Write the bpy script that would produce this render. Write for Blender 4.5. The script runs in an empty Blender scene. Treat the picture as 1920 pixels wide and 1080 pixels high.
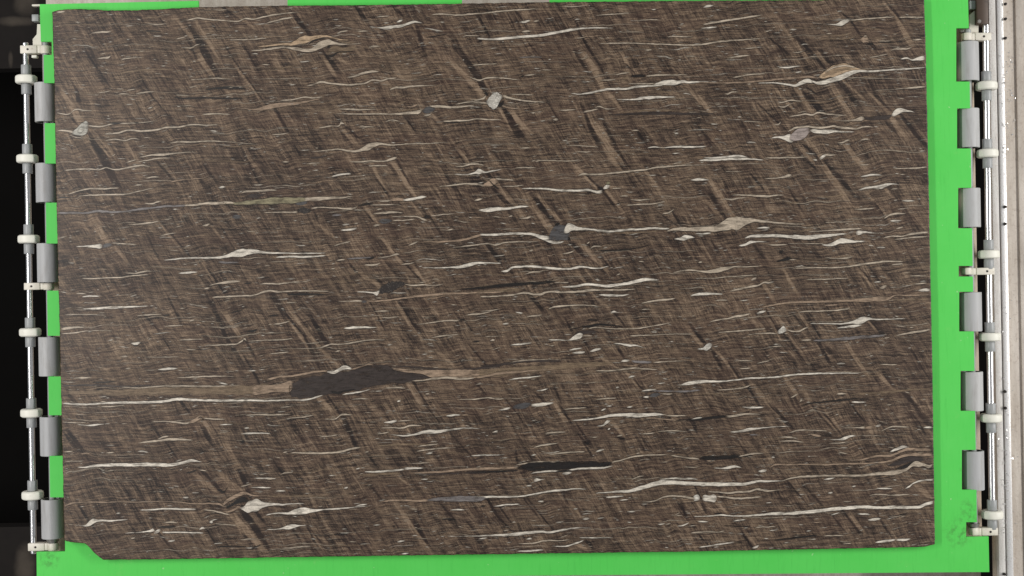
import bpy, bmesh, math, random
import numpy as np

# ------------------------------------------------------------------ camera, world, lamps
SC = bpy.context.scene
S = 0.002            # metres per photo pixel on the slab's top face
HC = 4.5             # camera height above the slab's top face
TH = math.radians(1.05)
cam_d = bpy.data.cameras.new('camera'); cam = bpy.data.objects.new('camera', cam_d)
SC.collection.objects.link(cam)
cam.location = (0, 0, HC); cam.rotation_euler = (0, 0, -TH)
cam_d.sensor_width = 36; cam_d.lens = 36 * HC / (1920 * S); cam_d.clip_end = 100
SC.camera = cam
W = bpy.data.worlds.new('World'); SC.world = W; W.use_nodes = True
bg = W.node_tree.nodes['Background']; bg.inputs[0].default_value = (0.95, 0.97, 1.0, 1); bg.inputs[1].default_value = 0.25
def lamp(name, loc, target, sx, sy, power, col=(1, 1, 1)):
    l = bpy.data.lights.new(name, 'AREA'); l.shape = 'RECTANGLE'; l.size = sx; l.size_y = sy; l.energy = power; l.color = col
    o = bpy.data.objects.new(name, l); SC.collection.objects.link(o); o.location = loc
    from mathutils import Vector
    d = Vector(target) - Vector(loc); o.rotation_euler = d.to_track_quat('-Z', 'Y').to_euler()
lamp('studio_lamp_left', (-4.5, 0.6, 4.3), (0, 0.2, 0), 4.6, 0.45, 240, (1.0, 0.97, 0.94))
lamp('studio_lamp_right', (6.0, 0.6, 3.3), (0, 0.2, 0), 4.6, 0.5, 295, (1.0, 0.98, 0.95))
SC.view_settings.view_transform = 'Standard'; SC.view_settings.look = 'None'
SC.view_settings.exposure = 0.0; SC.view_settings.gamma = 1.0; SC.view_settings.use_curve_mapping = False

rng = np.random.RandomState(7); random.seed(7)
CT, ST = math.cos(TH), math.sin(TH)
def at(px, py, z=0.0):
    k = (HC - z) / HC * S
    cx, cy = (px - 960) * k, (540 - py) * k
    return (cx * CT + cy * ST, -cx * ST + cy * CT, z)

# ------------------------------------------------------------------ material helpers
def lin(r, g, b):
    f = lambda c: ((c / 255 + 0.055) / 1.055) ** 2.4 if c > 10 else c / 255 / 12.92
    return (f(r), f(g), f(b), 1.0)
class NT:
    def __init__(s, name):
        s.m = bpy.data.materials.new(name); s.m.use_nodes = True
        s.t = s.m.node_tree; s.n = s.t.nodes; s.l = s.t.links
        s.b = s.n['Principled BSDF']; s.out = s.n['Material Output']
    def node(s, typ, **kw):
        n = s.n.new(typ)
        for k, v in kw.items(): setattr(n, k, v)
        return n
    def put(s, sock, v):
        if hasattr(v, 'links') or isinstance(v, bpy.types.NodeSocket): s.l.new(v, sock)
        else: sock.default_value = v
    def math(s, op, a, b=0.0, clamp=False):
        n = s.node('ShaderNodeMath', operation=op, use_clamp=clamp); s.put(n.inputs[0], a); s.put(n.inputs[1], b); return n.outputs[0]
    def mix(s, f, a, b, mode='MIX'):
        n = s.node('ShaderNodeMixRGB', blend_type=mode); s.put(n.inputs[0], f); s.put(n.inputs[1], a); s.put(n.inputs[2], b); return n.outputs[0]
    def ramp(s, f, stops):
        n = s.node('ShaderNodeValToRGB'); e = n.color_ramp.elements
        while len(e) < len(stops): e.new(0.5)
        for q, (p, c) in zip(e, stops): q.position = p; q.color = c
        s.put(n.inputs[0], f); return n.outputs[0]
    def smooth(s, f, a, b, lo=0.0, hi=1.0):
        n = s.node('ShaderNodeMapRange', interpolation_type='SMOOTHSTEP'); s.put(n.inputs[0], f)
        for i, v in enumerate((a, b, lo, hi)): n.inputs[i + 1].default_value = v
        return n.outputs[0]
    def noise(s, vec, scale=1.0, detail=2.0, rough=0.5):
        n = s.node('ShaderNodeTexNoise'); s.put(n.inputs['Vector'], vec)
        n.inputs['Scale'].default_value = scale; n.inputs['Detail'].default_value = detail; n.inputs['Roughness'].default_value = rough
        return n.outputs['Fac']
    def pos(s): return s.node('ShaderNodeNewGeometry').outputs['Position']
    def attr(s, name):
        return s.node('ShaderNodeAttribute', attribute_name=name)
    def xyz(s, x, y, z=0.0):
        n = s.node('ShaderNodeCombineXYZ'); s.put(n.inputs[0], x); s.put(n.inputs[1], y); s.put(n.inputs[2], z); return n.outputs[0]
    def sep(s, v):
        n = s.node('ShaderNodeSeparateXYZ'); s.put(n.inputs[0], v); return n.outputs
    def bump(s, h, strength, dist=0.001):
        n = s.node('ShaderNodeBump'); n.inputs['Strength'].default_value = strength; n.inputs['Distance'].default_value = dist
        s.put(n.inputs['Height'], h); s.l.new(n.outputs[0], s.b.inputs['Normal'])
    def fin(s, col, rough=0.5, metal=0.0, spec=0.5):
        s.put(s.b.inputs['Base Color'], col); s.put(s.b.inputs['Roughness'], rough); s.put(s.b.inputs['Metallic'], metal)
        s.b.inputs['Specular IOR Level'].default_value = spec
        return s.m
def plain(name, c, rough=0.5, metal=0.0, amp=0.15, scale=40.0, spec=0.5, dirt=None, dirt_amt=0.0):
    t = NT(name); p = t.pos()
    n = t.noise(p, scale, 5, 0.6)
    c = lin(*c)
    lo = tuple(x * (1 - amp) for x in c[:3]) + (1,); hi = tuple(min(1, x * (1 + amp)) for x in c[:3]) + (1,)
    col = t.mix(n, lo, hi)
    if dirt:
        d = t.smooth(t.noise(p, scale * 0.7, 6, 0.7), 0.5, 0.72, 0, dirt_amt)
        col = t.mix(d, col, lin(*dirt))
    return t.fin(col, rough, metal, spec)

# ------------------------------------------------------------------ object helpers
def link(name, mesh, mats, parent=None):
    o = bpy.data.objects.new(name, mesh); SC.collection.objects.link(o)
    for m in (mats if isinstance(mats, (list, tuple)) else [mats]):
        if m is not None and len(mesh.materials) < (len(mats) if isinstance(mats, (list, tuple)) else 1): mesh.materials.append(m)
    if parent: o.parent = parent
    return o
def tag(o, label=None, cat=None, group=None, kind=None):
    if label: o['label'] = label
    if cat: o['category'] = cat
    if group: o['group'] = group
    if kind: o['kind'] = kind
    return o
def empty(name, loc):
    o = bpy.data.objects.new(name, None); SC.collection.objects.link(o); o.location = loc; o.empty_display_size = 0.05; return o
def to_mesh(bm, name, smooth=None):
    bmesh.ops.recalc_face_normals(bm, faces=bm.faces)
    me = bpy.data.meshes.new(name); bm.to_mesh(me); bm.free()
    if smooth is not None:
        for p in me.polygons: p.use_smooth = True
        me.set_sharp_from_angle(angle=smooth)
    return me
def box_mesh(name, x0, x1, y0, y1, z0, z1, bev=0.0, seg=2):
    bm = bmesh.new(); r = bmesh.ops.create_cube(bm, size=1)
    for v in r['verts']: v.co = ((x0 + x1) / 2 + v.co.x * (x1 - x0), (y0 + y1) / 2 + v.co.y * (y1 - y0), (z0 + z1) / 2 + v.co.z * (z1 - z0))
    if bev: bmesh.ops.bevel(bm, geom=list(bm.edges), offset=bev, segments=seg, affect='EDGES', profile=0.5)
    return to_mesh(bm, name, math.radians(40))
def lathe_y(name, prof, seg=32, cap=True):
    """revolve (y, r) profile about the y axis"""
    bm = bmesh.new(); rings = []
    for (y, r) in prof:
        rings.append([bm.verts.new((r * math.cos(2 * math.pi * i / seg), y, r * math.sin(2 * math.pi * i / seg))) for i in range(seg)])
    for a, b in zip(rings, rings[1:]):
        for i in range(seg): bm.faces.new((a[i], a[(i + 1) % seg], b[(i + 1) % seg], b[i]))
    if cap: bm.faces.new(rings[0]); bm.faces.new(rings[-1])
    return to_mesh(bm, name, math.radians(35))
def prism(name, pts, z0, z1, bev=0.0):
    bm = bmesh.new()
    a = [bm.verts.new((x, y, z0)) for x, y in pts]; b = [bm.verts.new((x, y, z1)) for x, y in pts]
    bm.faces.new(a); top = bm.faces.new(b)
    n = len(pts)
    for i in range(n): bm.faces.new((a[i], a[(i + 1) % n], b[(i + 1) % n], b[i]))
    if bev: bmesh.ops.bevel(bm, geom=list(top.edges), offset=bev, segments=2, affect='EDGES', profile=0.5)
    return to_mesh(bm, name, math.radians(30))

# ------------------------------------------------------------------ numpy noise (in photo-pixel units)
def vnoise(x, y, seed):
    x = np.asarray(x, float); y = np.asarray(y, float)
    xi = np.floor(x).astype(np.int64); yi = np.floor(y).astype(np.int64); fx = x - xi; fy = y - yi
    def h(a, b):
        v = (a * 374761393 + b * 668265263 + seed * 974634777) & 0x7fffffff
        v = ((v ^ (v >> 13)) * 1274126177) & 0x7fffffff
        return ((v ^ (v >> 16)) & 0xffff) / 65535.0
    fx = fx * fx * (3 - 2 * fx); fy = fy * fy * (3 - 2 * fy)
    return (h(xi, yi) * (1 - fx) + h(xi + 1, yi) * fx) * (1 - fy) + (h(xi, yi + 1) * (1 - fx) + h(xi + 1, yi + 1) * fx) * fy
DA = math.radians(60.0)
def warp(x, y):
    """vertical offset of the foliation in pixels: it steps where the oblique kink bands cross it"""
    u = x * math.cos(DA) + y * math.sin(DA); v = x * math.sin(DA) - y * math.cos(DA)
    w = 9.0 * (vnoise(v * 0.017, u * 0.003, 3) - 0.5) + 5.0 * (vnoise(v * 0.045, u * 0.006, 4) - 0.5) + 2.2 * (vnoise(v * 0.11, u * 0.012, 5) - 0.5)
    return w - 0.03 * (x - 960)

# ------------------------------------------------------------------ traced markings of the stone
REG = {'A': (90, 0), 'B': (500, 0), 'C': (900, 0), 'D': (1310, 0), 'E': (90, 270), 'F': (500, 270), 'G': (900, 270), 'H': (1310, 270),
       'I': (90, 540), 'J': (500, 540), 'K': (900, 540), 'L': (1310, 540), 'M': (90, 780), 'N': (500, 780), 'O': (900, 780), 'P': (1310, 780)}
# region, then kind and x,y,width of each marking
VEINS = """
A c 30,85,12 90,80,12 150,72,10 200,66,6; t 640,122,4 750,112,8 770,105,4; t 40,180,4 200,165,4 380,172,5; c 290,225,4 340,218,10 400,215,10 430,212,3; c 660,158,3 760,165,5 810,158,3
c 930,138,3 960,132,8 1010,122,9 1080,130,8 1200,138,8 1290,142,8 1330,125,9 1380,130,8 1460,112,8 1540,98,9 1640,86,6 1700,85,3
c 860,265,3 890,258,6 930,250,3; c 920,322,6 970,322,9 1000,305,9 1025,300,5; k 650,210,10 700,212,12 765,216,8; c 330,395,3 370,392,10 415,385,9 425,375,4; c 495,400,9 540,393,6 640,388,4
t 455,500,3 520,488,8 620,475,8 720,468,8 860,472,3; c 960,540,4 1060,532,6 1130,528,8 1250,535,4; k 1060,605,8 1120,598,14 1200,592,18 1280,595,14 1340,600,6; k 850,655,6 900,662,10 1050,660,10 1200,665,10 1320,662,8
c 860,640,3 900,643,7 960,648,3; c 590,635,4 640,625,8 720,620,4; t 600,685,2 660,680,4 720,675,2; c 50,762,6 150,765,6 180,742,7 250,745,6 310,748,3; c 50,880,8 120,882,10 160,890,14 185,895,20
e 160,895,10 185,892,40 215,878,70 245,866,82 262,858,70 274,852,30; e 195,885,6 222,878,34 248,868,10
c 270,850,10 370,852,9 440,835,8 520,832,7 620,828,5 740,815,3; k 420,832,6 460,832,10 510,828,4; k 580,822,4 600,828,10 615,830,3
c 380,905,6 480,895,10 530,880,10 640,885,11 740,875,11 800,860,11 880,858,10 960,842,9 1080,845,6 1150,840,3
c 350,960,2 450,940,6 520,948,7 570,935,7 620,940,3; t 700,912,3 800,900,4 860,890,2; c 140,910,3 200,928,5 260,920,3
c 820,965,6 880,958,8 980,958,8 1080,952,8 1180,955,6 1300,965,5 1420,975,3; t 1180,985,3 1280,990,7 1350,980,6 1450,995,4 1540,1005,2; c 610,1060,4 680,1050,8 760,1040,10 850,1035,7 1000,1020,3
c 430,1055,4 455,1040,6; c 530,612,6 580,603,5 600,600,3; c 340,625,6 400,618,4 430,610,2; c 1040,772,6 1150,768,8 1230,772,4
p 1250,725,2 1340,735,6 1400,740,14 1440,735,26 1480,724,36 1540,712,28 1626,702,20 1706,692,14 1776,680,7 1856,660,3
c 1240,268,4 1340,268,6 1420,262,6 1500,255,3; c 1370,342,5 1460,335,8 1530,322,8 1584,315,4; p 1480,310,4 1584,296,6; t 1430,485,4 1500,478,6 1584,458,8 1680,440,5; c 1440,435,3 1470,436,5 1500,437,3; c 1510,908,5 1600,906,5
B c 0,155,7 60,140,9 120,125,10 180,118,6
t 410,352,20 450,332,44 500,343,44 560,333,34 610,318,10; k 400,375,4 440,378,14 480,355,10 540,350,6 600,345,2; k 405,322,10 435,308,10
r -60,315,4 0,310,8 100,298,12 160,298,18 200,285,36 240,270,50 290,262,40 330,255,24 390,243,12 430,250,10 490,265,6 560,270,4
c -10,335,10 60,325,12 120,320,8 200,330,20 260,340,22 310,335,26 350,310,50 390,295,45 420,285,35 450,290,20 500,298,12 560,298,6 640,292,3
k 280,302,4 310,278,12 350,264,8 400,262,3; t 450,260,3 520,285,8 600,290,4; c 470,225,5 510,212,9 550,208,6; c 610,212,5 650,210,8 690,212,3
w 700,185,3 760,188,6 800,190,20 830,185,20 870,178,14 910,175,18 950,162,18 1000,148,14 1050,155,4; w 875,150,4 900,142,14 918,135,8; c 740,112,4 830,108,5; t 1040,168,4 1120,165,5 1190,142,4; c 690,318,6 730,312,12 770,315,5; c 800,345,4 850,340,8
c 1110,100,4 1170,95,7 1300,102,9 1380,95,9 1480,88,9 1584,75,9 1680,68,9 1780,62,5 1850,60,2; k 1080,250,4 1150,242,6 1220,228,5; c 1330,238,5 1440,242,4
c 540,522,4 590,515,12 640,498,16 690,485,16 760,482,4; t 640,522,14 690,512,10
c 270,580,5 320,568,10 360,555,11 430,562,11 520,572,11 600,570,10 670,560,10 710,540,9 770,545,9 830,530,8 880,525,3; c 90,678,5 180,672,7 260,655,8 310,660,6 380,655,5
c 830,605,8 870,590,14 920,590,12 980,582,10 1060,578,7 1160,576,3; t 770,650,3 850,645,6 910,630,6; t 850,680,4 900,660,7 945,645,4; t 870,705,4 920,690,8 965,675,4; c 480,735,4 560,738,10 650,740,9 740,738,4
c 470,768,4 600,770,6 760,768,8 870,770,9 930,765,16 990,762,22 1030,755,24 1050,740,10; b 1050,750,8 1075,745,38 1110,738,40 1140,730,16; c 1060,780,10 1090,778,8 1120,762,4
c 1100,718,10 1160,718,16 1250,725,14 1330,718,10 1400,712,5; t 860,750,4 950,742,8 1030,735,5; p 930,715,3 990,718,12 1020,702,10; c 1390,675,5 1440,672,10 1470,660,16 1482,645,10; c 1270,705,4 1370,688,8 1430,690,10 1490,697,10; k 1470,625,16 1495,640,20
c 1390,440,5 1480,433,7 1560,430,3; c 1370,522,5 1440,540,8 1480,528,9 1584,526,8 1710,540,4; c 1190,820,8 1280,815,10 1360,812,10 1420,802,9 1500,808,8 1584,808,4; k 1190,830,5 1280,826,6 1360,820,3
c 800,822,5 830,812,8 900,818,3; c 350,865,5 440,850,9 490,848,10 503,828,18 520,835,5 600,830,4; t 290,848,3 380,840,5; c 620,858,4 680,855,9 730,855,4; c 40,908,5 100,905,6 150,898,4; c 75,960,6 110,958,4; t 110,955,3 180,940,4
c 300,1025,3 400,1015,6 490,1008,8 550,1018,11 610,1020,14 650,1005,30 690,990,42 730,975,32 760,970,18 820,978,8 950,972,6 1100,968,5 1220,960,2; t 320,748,3 400,735,5 440,720,5; c 840,1070,6 870,1064,10; k 1265,968,6 1305,962,6
C w -20,260,8 100,264,14 200,256,16 300,246,16 400,240,16 480,226,16 560,212,16 640,197,14 700,192,10 760,188,8 900,190,3; t 70,245,4 180,232,10 240,228,4
k 110,712,14 140,705,30 165,682,8; n 42,690,14 65,688,66 100,680,88 130,662,70 150,652,24; c 150,645,18 180,655,16 230,668,10 300,680,10 360,685,6 440,690,3; c 200,635,3 280,638,7 370,640,3; p 150,715,10 200,728,8 260,735,6 340,728,6
k 270,520,8 300,510,8; c 310,508,8 370,502,6; w 265,150,5 300,148,14 340,138,12; c 280,215,4 310,212,12 345,210,5; c 360,145,6 400,138,10; c 560,42,5 640,45,5 720,38,3; c 780,105,3 860,98,6 960,92,6 1020,88,3
c 800,295,4 900,292,8 1040,292,7 1200,298,8 1400,304,9 1500,300,9 1584,285,9 1676,275,10 1776,268,8 1896,260,4; c 1260,248,5 1340,245,8 1440,250,4; c 1050,140,3 1150,132,6 1220,138,3; c 1110,338,4 1160,336,8; c 1380,378,5 1460,380,3; g 260,388,4 340,385,7 420,385,4
w 640,640,4 700,632,9 750,625,12 800,615,13 850,603,13 920,600,13 1000,598,13 1040,588,13 1100,582,12 1180,578,8 1240,576,3
w 1160,575,8 1200,568,24 1240,560,34 1290,558,36 1330,558,24 1360,550,18 1400,555,14 1460,552,10 1570,556,4; c 1000,565,4 1100,565,10 1180,566,8
k 1015,512,16 1060,512,18 1120,512,14; c 1120,512,10 1200,508,10 1300,505,6 1400,505,3; c 915,505,6 960,495,8 1010,490,5; t 950,545,6 980,530,20 1010,520,10; c 800,545,4 860,540,8 920,540,3
w 920,672,4 1000,672,7 1060,668,14 1110,662,20 1160,658,18 1220,655,12 1320,655,4; t 1130,625,4 1220,618,10 1300,628,4; c 700,755,12 740,748,10 800,735,5; c 770,728,5 800,718,9 850,735,6 920,730,3; c 530,745,5 600,742,7 650,740,4
d 900,775,8 1000,770,14 1100,765,18 1250,765,18 1400,768,14 1584,768,8; t 940,760,4 1060,748,8 1250,745,8 1450,745,5; c 490,810,5 515,806,12 530,805,5; c 1020,882,4 1060,880,7 1075,880,4; w 1310,902,4 1340,900,9
c 570,980,3 700,985,4 800,993,5; c 1130,1000,6 1160,992,10 1250,998,5 1300,992,10 1400,992,10 1520,990,5; c 270,1000,5 340,998,7; c 100,1022,4 150,1018,7 200,1018,4; c 650,1025,4 750,1025,4; w 1490,190,5 1560,186,9 1600,182,4; c 1520,40,8 1560,36,10; c 1520,165,8 1550,155,10
D w 30,50,6 70,40,14 100,38,5; c 30,165,8 70,158,10 150,145,12 240,130,12 320,118,10 400,105,8 430,100,5; w 760,155,3 900,165,6 935,165,14 960,158,30 990,145,26 1020,135,10; c 1020,140,6 1100,128,8 1200,122,7 1330,112,6; c 1350,118,6 1440,115,7 1530,120,7; t 1370,155,5 1440,150,5 1530,155,6
c 860,228,4 900,226,5; t 850,235,3 960,238,7 1020,225,8 1055,205,5; t 780,262,4 900,262,6 1000,262,6 1060,250,3; t 1080,215,4 1120,200,7 1230,198,4; p 1090,265,6 1105,270,30 1130,262,40 1150,280,16; c 1115,245,8 1135,242,6; k 1130,300,8 1170,295,10 1200,325,8
k 1210,288,4 1290,285,7 1380,280,5; c 1210,278,3 1300,276,5; c 1440,270,5 1480,268,9 1510,266,4; c 1290,338,5 1340,330,12 1400,330,10 1440,320,4; w 1360,398,4 1410,392,10 1440,405,8 1470,400,20 1510,392,26 1545,385,24; c 1150,390,4 1200,380,8 1280,365,4
c 190,392,5 250,385,12 300,378,10 350,372,3; c 300,330,3 400,320,5; w 540,455,5 600,456,10 650,448,8 690,445,3; w 650,490,6 695,482,8; c 230,525,6 290,512,10 360,502,9 450,498,4
p 0,555,8 150,560,8 300,555,10 430,545,12 520,535,14 620,528,16 700,522,16 760,520,14 800,528,10; w 400,560,4 520,560,8 600,570,12 650,578,18 690,560,28 740,545,28 772,555,16
r 810,520,10 840,510,40 880,490,66 930,475,74 980,462,64 1030,460,38 1080,468,14 1140,475,6; w 760,545,10 800,560,16 850,555,30 900,540,32 950,525,34 1000,505,34 1040,490,24 1080,480,16 1150,482,12 1250,475,10 1400,465,8 1540,455,4; c 850,490,6 900,460,8 960,445,9 1010,445,8 1060,458,8; t 830,518,14 870,498,26 930,478,28 980,468,20 1030,462,8
c 175,632,5 195,635,8 220,622,8 270,620,4; c 530,695,4 570,690,8 610,678,8 700,685,6; c 530,715,4 580,722,10 610,705,8 640,695,4; c 610,785,4 680,778,8 720,770,8 770,775,10 800,760,10 860,768,10 920,775,8 1000,780,4
c 900,808,3 1000,815,6 1060,808,14 1110,800,22 1120,800,6; d 1115,800,14 1160,800,26 1220,795,28 1290,785,20 1310,775,5; w 1300,780,4 1320,765,34 1345,752,38 1375,745,24 1420,750,8 1460,758,3; c 505,838,4 540,840,10 555,822,10
w 490,930,4 540,925,14 580,930,26 620,935,50 645,945,20; f 610,932,14 640,922,60 680,905,82 720,890,68 750,880,24; c 600,890,6 630,872,12 680,858,12 740,855,12 800,862,13 860,860,13 910,852,13 960,862,13 1020,865,14 1070,868,12 1110,855,10 1180,858,3
w 750,880,10 780,885,24 830,890,26 880,888,24 920,885,14 980,890,8 1050,890,3; c 930,965,4 970,962,8 1000,948,12 1025,945,5; c 1090,945,5 1140,940,9 1160,945,3; c 1190,610,3 1350,600,4 1440,592,9 1540,585,8; t 1100,520,6 1250,512,7 1300,500,4; d 1250,520,10 1280,518,12; c 160,1018,4 190,1016,7 220,1017,4; c 820,1070,8 840,1052,12 920,1045,5
E c 110,178,4 200,170,9 300,170,8 350,172,8 390,160,8 450,172,8 540,160,9 620,145,10 690,152,5; c 520,128,5 540,122,7 600,105,5; c 600,120,5 680,108,8 740,98,7 830,95,3; c 620,90,4 700,75,9 780,72,11 850,65,9 900,58,4 1000,55,2
c 660,232,5 720,222,9 760,225,3; p 820,258,5 900,242,8 980,235,6 1080,228,3; c 580,278,4 640,275,8; c 80,345,3 150,335,5 200,318,6 280,302,9 380,302,9 480,295,5; c 200,352,3 300,345,7 400,342,9 540,336,9 600,322,7 720,295,3; k 60,358,10 110,360,10 150,360,3; c 650,402,5 710,402,8 740,390,10 770,388,4
g 65,465,10 180,465,11 260,465,11 310,455,14 370,455,13 440,460,12 540,452,12 620,440,13 700,432,12 800,420,11 930,415,11; c 900,415,8 1000,410,12 1060,402,14 1140,400,18 1200,395,16 1260,398,8; o 1180,400,10 1260,402,16 1350,395,26 1450,388,36 1530,383,42 1580,381,42 1676,380,38 1740,376,28; c 1700,378,10 1756,374,24 1886,366,18 2016,358,8 2060,352,3
w 1150,295,4 1180,290,14 1200,290,4; c 1300,330,4 1340,320,12 1420,318,10 1480,312,14 1550,312,4; d 1340,350,16 1400,350,26 1460,345,10; b 1240,490,8 1265,492,26 1310,490,10; c 540,545,4 620,540,8 700,530,8 750,522,5; c 780,512,3 840,502,5; t 600,560,4 650,552,6; c 750,620,3 830,605,6 870,600,3
c 1040,550,4 1075,545,16 1095,538,6; c 80,632,5 130,625,4; w 190,692,4 270,690,10 320,690,22 350,690,34 368,690,20; b 366,692,20 385,685,28 420,680,20 440,680,4; c 430,668,6 500,672,7 600,678,4; c 450,640,4 490,645,5
w 780,785,3 880,775,8 1000,768,10 1100,768,10 1160,766,14 1200,758,20 1260,742,40 1310,735,50 1350,728,40 1400,725,24 1450,730,14 1520,735,10 1600,737,8 1780,738,7 1876,735,3; g 1150,795,10 1220,800,12 1290,798,6; c 1180,745,4 1200,738,8
c 230,908,4 320,908,8 420,902,8 500,900,9 560,890,8 680,882,4; c 510,868,3 600,872,7 650,860,9 700,858,4; w 880,872,4 940,868,14 1010,865,4; c 1090,955,6 1150,940,8 1190,935,16 1250,930,16 1300,925,5; k 1320,942,6 1380,938,8; c 1420,948,6 1470,942,8 1560,944,8 1630,935,6 1760,928,3
c 1110,1035,8 1200,1030,9 1300,1025,9 1400,1018,9 1450,1000,11 1500,990,11 1550,998,10 1600,995,8 1680,992,8 1800,992,7 1900,993,4; c 1050,978,4 1090,972,9; c 190,1008,4 240,1010,8 265,1015,4; w 230,1032,6 280,1026,10 350,1028,4
F w 60,765,6 160,760,12 280,762,12 400,752,5; d 290,95,10 340,92,14 410,82,5; c 100,122,4 130,120,9 155,120,4; c 560,120,4 640,120,8 700,115,8 800,115,9 840,102,14 880,92,10; c 690,150,5 750,145,8 820,148,5; w 435,220,5 480,210,12 530,202,12 570,200,8; c 210,172,5 235,168,7
c 1270,150,4 1320,150,8 1370,138,11 1420,135,11 1470,145,4; w 1270,205,5 1380,202,8 1405,195,16 1430,185,36 1455,185,16 1480,190,8 1520,182,8 1584,172,4; c 1160,288,4 1260,278,9 1360,268,11 1440,275,12 1470,285,14; p 1450,285,10 1490,270,34 1530,255,44 1560,250,20; k 1500,245,8 1540,285,10 1570,305,8
c 750,385,4 810,385,10 838,382,12; p 835,378,16 880,375,24 930,375,16; w 920,378,10 980,372,14 1040,360,18 1080,355,6; c -20,462,5 100,460,7 190,460,10 210,458,14; q 203,450,16 230,448,36 270,450,36 302,448,18; b 190,405,6 240,400,24 280,392,8; c 300,435,8 370,428,7 470,432,7 600,428,12 615,420,8; k 610,420,8 650,412,16 690,405,14 720,408,3
c 700,412,5 800,410,6 900,408,3; c 720,470,5 790,465,12 850,460,10 920,465,4; g 440,482,8 470,478,14 510,480,4; b 750,520,10 780,522,28 830,520,20 850,518,6; c 720,552,10 770,545,7; c 850,515,8 930,515,7 1000,508,7; c 840,490,4 950,490,7 1030,495,9 1060,510,16 1085,515,8; q 1058,490,12 1080,490,30 1105,496,16; c 1110,485,6 1200,475,7 1280,470,3
w 500,582,6 560,578,14 610,570,10; c 590,537,6 620,533,6; c 600,605,4 640,600,6; c 1400,380,6 1430,375,14 1460,368,5; c 955,685,6 1000,668,12 1030,655,4; c 1220,582,6 1260,575,6; p 1050,655,4 1150,660,10 1250,655,12 1330,645,14 1400,628,16 1450,615,16 1500,618,10
c 1250,700,4 1330,690,6 1420,680,9 1500,672,9 1540,682,9 1600,668,8 1700,660,6 1840,660,3; c 450,688,5 520,668,7 570,655,4; c 470,785,5 530,778,8; g 540,775,6 640,770,10 720,765,6; k 660,778,5 720,768,12 735,762,4; c 740,768,3 820,760,6 880,745,10 900,745,4; c 660,815,5 730,815,10 770,805,4; c 910,812,6 960,808,7 1000,798,4; c 1000,795,4 1120,795,5
c 590,865,4 620,860,7; c 430,845,4 465,840,6; w 1050,835,4 1180,835,6 1260,832,10 1310,828,20 1360,818,24 1410,805,20 1460,802,12 1584,805,4; q 745,1002,14 780,985,60 820,970,76 870,955,56 910,945,26 945,942,6; w 610,998,5 680,1000,8 720,1005,10 745,1010,26 762,992,16; c 930,945,5 980,955,8 1060,950,8 1130,955,6 1200,945,3; k 140,1015,8 220,1015,16 300,1015,12 400,1015,6
G w 1130,25,5 1170,20,8 1220,25,4; w 1240,25,3 1330,18,12 1420,20,12 1530,16,4; c 240,160,5 300,158,7 380,160,3; c 380,112,6 480,112,6 620,115,5 700,110,4; c 100,235,6 150,238,10 230,245,8; c 150,285,5 220,285,8 300,278,4
c 660,212,4 700,202,14 740,205,12 800,205,10 900,195,10 1000,185,11 1100,175,10 1200,158,10 1300,148,9 1450,142,6 1584,140,3; w 280,302,4 380,300,9 440,302,11 540,312,13 640,315,13 740,312,13 790,325,14 825,322,20; q 790,302,10 815,298,24 842,318,14; w 830,300,8 850,290,30 878,285,14; o 850,265,14 880,262,14
c 890,300,6 960,298,4; c 940,352,4 1000,350,6; c 1010,375,4 1090,378,9 1160,372,5; c 980,415,3 1060,408,8 1150,405,8 1250,388,5; w 1420,243,5 1480,240,16 1550,242,4; c 1230,470,6 1280,462,10 1310,440,6; w -10,448,10 60,445,26 120,438,22 200,435,14 260,425,13 330,420,6; c 190,490,6 220,485,10; c 260,502,4 310,500,10 345,488,12; c 100,572,3 180,574,4 270,572,3
w 0,612,12 100,612,14 200,605,13 300,605,14 350,608,16 400,625,24 440,635,34 468,642,36; b 460,642,10 490,610,84 520,598,108 550,597,112 580,600,102 598,605,84 608,600,30; w 565,592,16 590,570,60 620,562,40 650,570,24 690,572,16 740,575,12 820,585,13 900,588,14 980,580,13 1080,575,14 1180,568,12 1280,572,8; w 440,650,10 490,662,16 540,665,12 570,655,4; k 590,640,16 602,638,24 612,655,8; k 500,548,10 525,540,20 545,532,6
t 900,600,4 1050,598,8 1200,590,6; w 1310,640,4 1350,640,16 1385,632,34 1420,628,16 1450,632,4; w 1450,605,4 1510,605,10 1560,600,5; c 740,712,8 765,692,10 820,690,6; k 800,720,8 900,718,10 1000,712,8 1060,702,5; c 330,720,5 360,718,10; c 550,742,6 610,732,8 640,715,5; c 720,675,5 740,660,7
w 140,860,5 185,855,14 210,838,12 280,828,13 340,825,13 420,832,13 520,842,13 620,840,13 680,828,14 720,832,10 800,840,8 870,825,5; t 300,815,5 400,810,6; c 290,885,4 340,868,8 420,862,4; c 500,935,5 600,935,6; w 550,965,4 640,960,10 720,948,16 780,950,15 860,958,16 930,950,18 1000,940,18 1060,925,20 1110,915,22 1160,915,16 1210,918,6
k -140,980,6 0,970,14 80,962,22 150,955,20 250,948,24 330,940,22 400,940,20 470,930,12 510,932,4; t -40,1002,16 100,995,24 200,985,24 280,985,16; c 0,1030,8 150,1025,9 240,1015,10 310,1005,12 350,1012,12 400,1015,14 450,1000,13 560,1000,13 680,995,14 760,985,13 900,985,10 1050,980,5; w 800,1018,6 870,1022,14 950,1022,12 1010,1015,4; c 1090,1075,8 1140,1065,10 1200,1055,12 1290,1048,10 1320,1042,4
w 1420,1025,8 1460,1015,16 1560,1010,14 1640,1013,4; c 1070,792,5 1110,796,7; c 1470,800,6 1500,795,10; c 920,885,5 950,875,8; c 1300,870,3 1360,855,8 1440,852,10 1520,862,12 1576,858,24 1626,848,32 1666,840,24 1696,832,12 1796,830,8 1896,822,4
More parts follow.
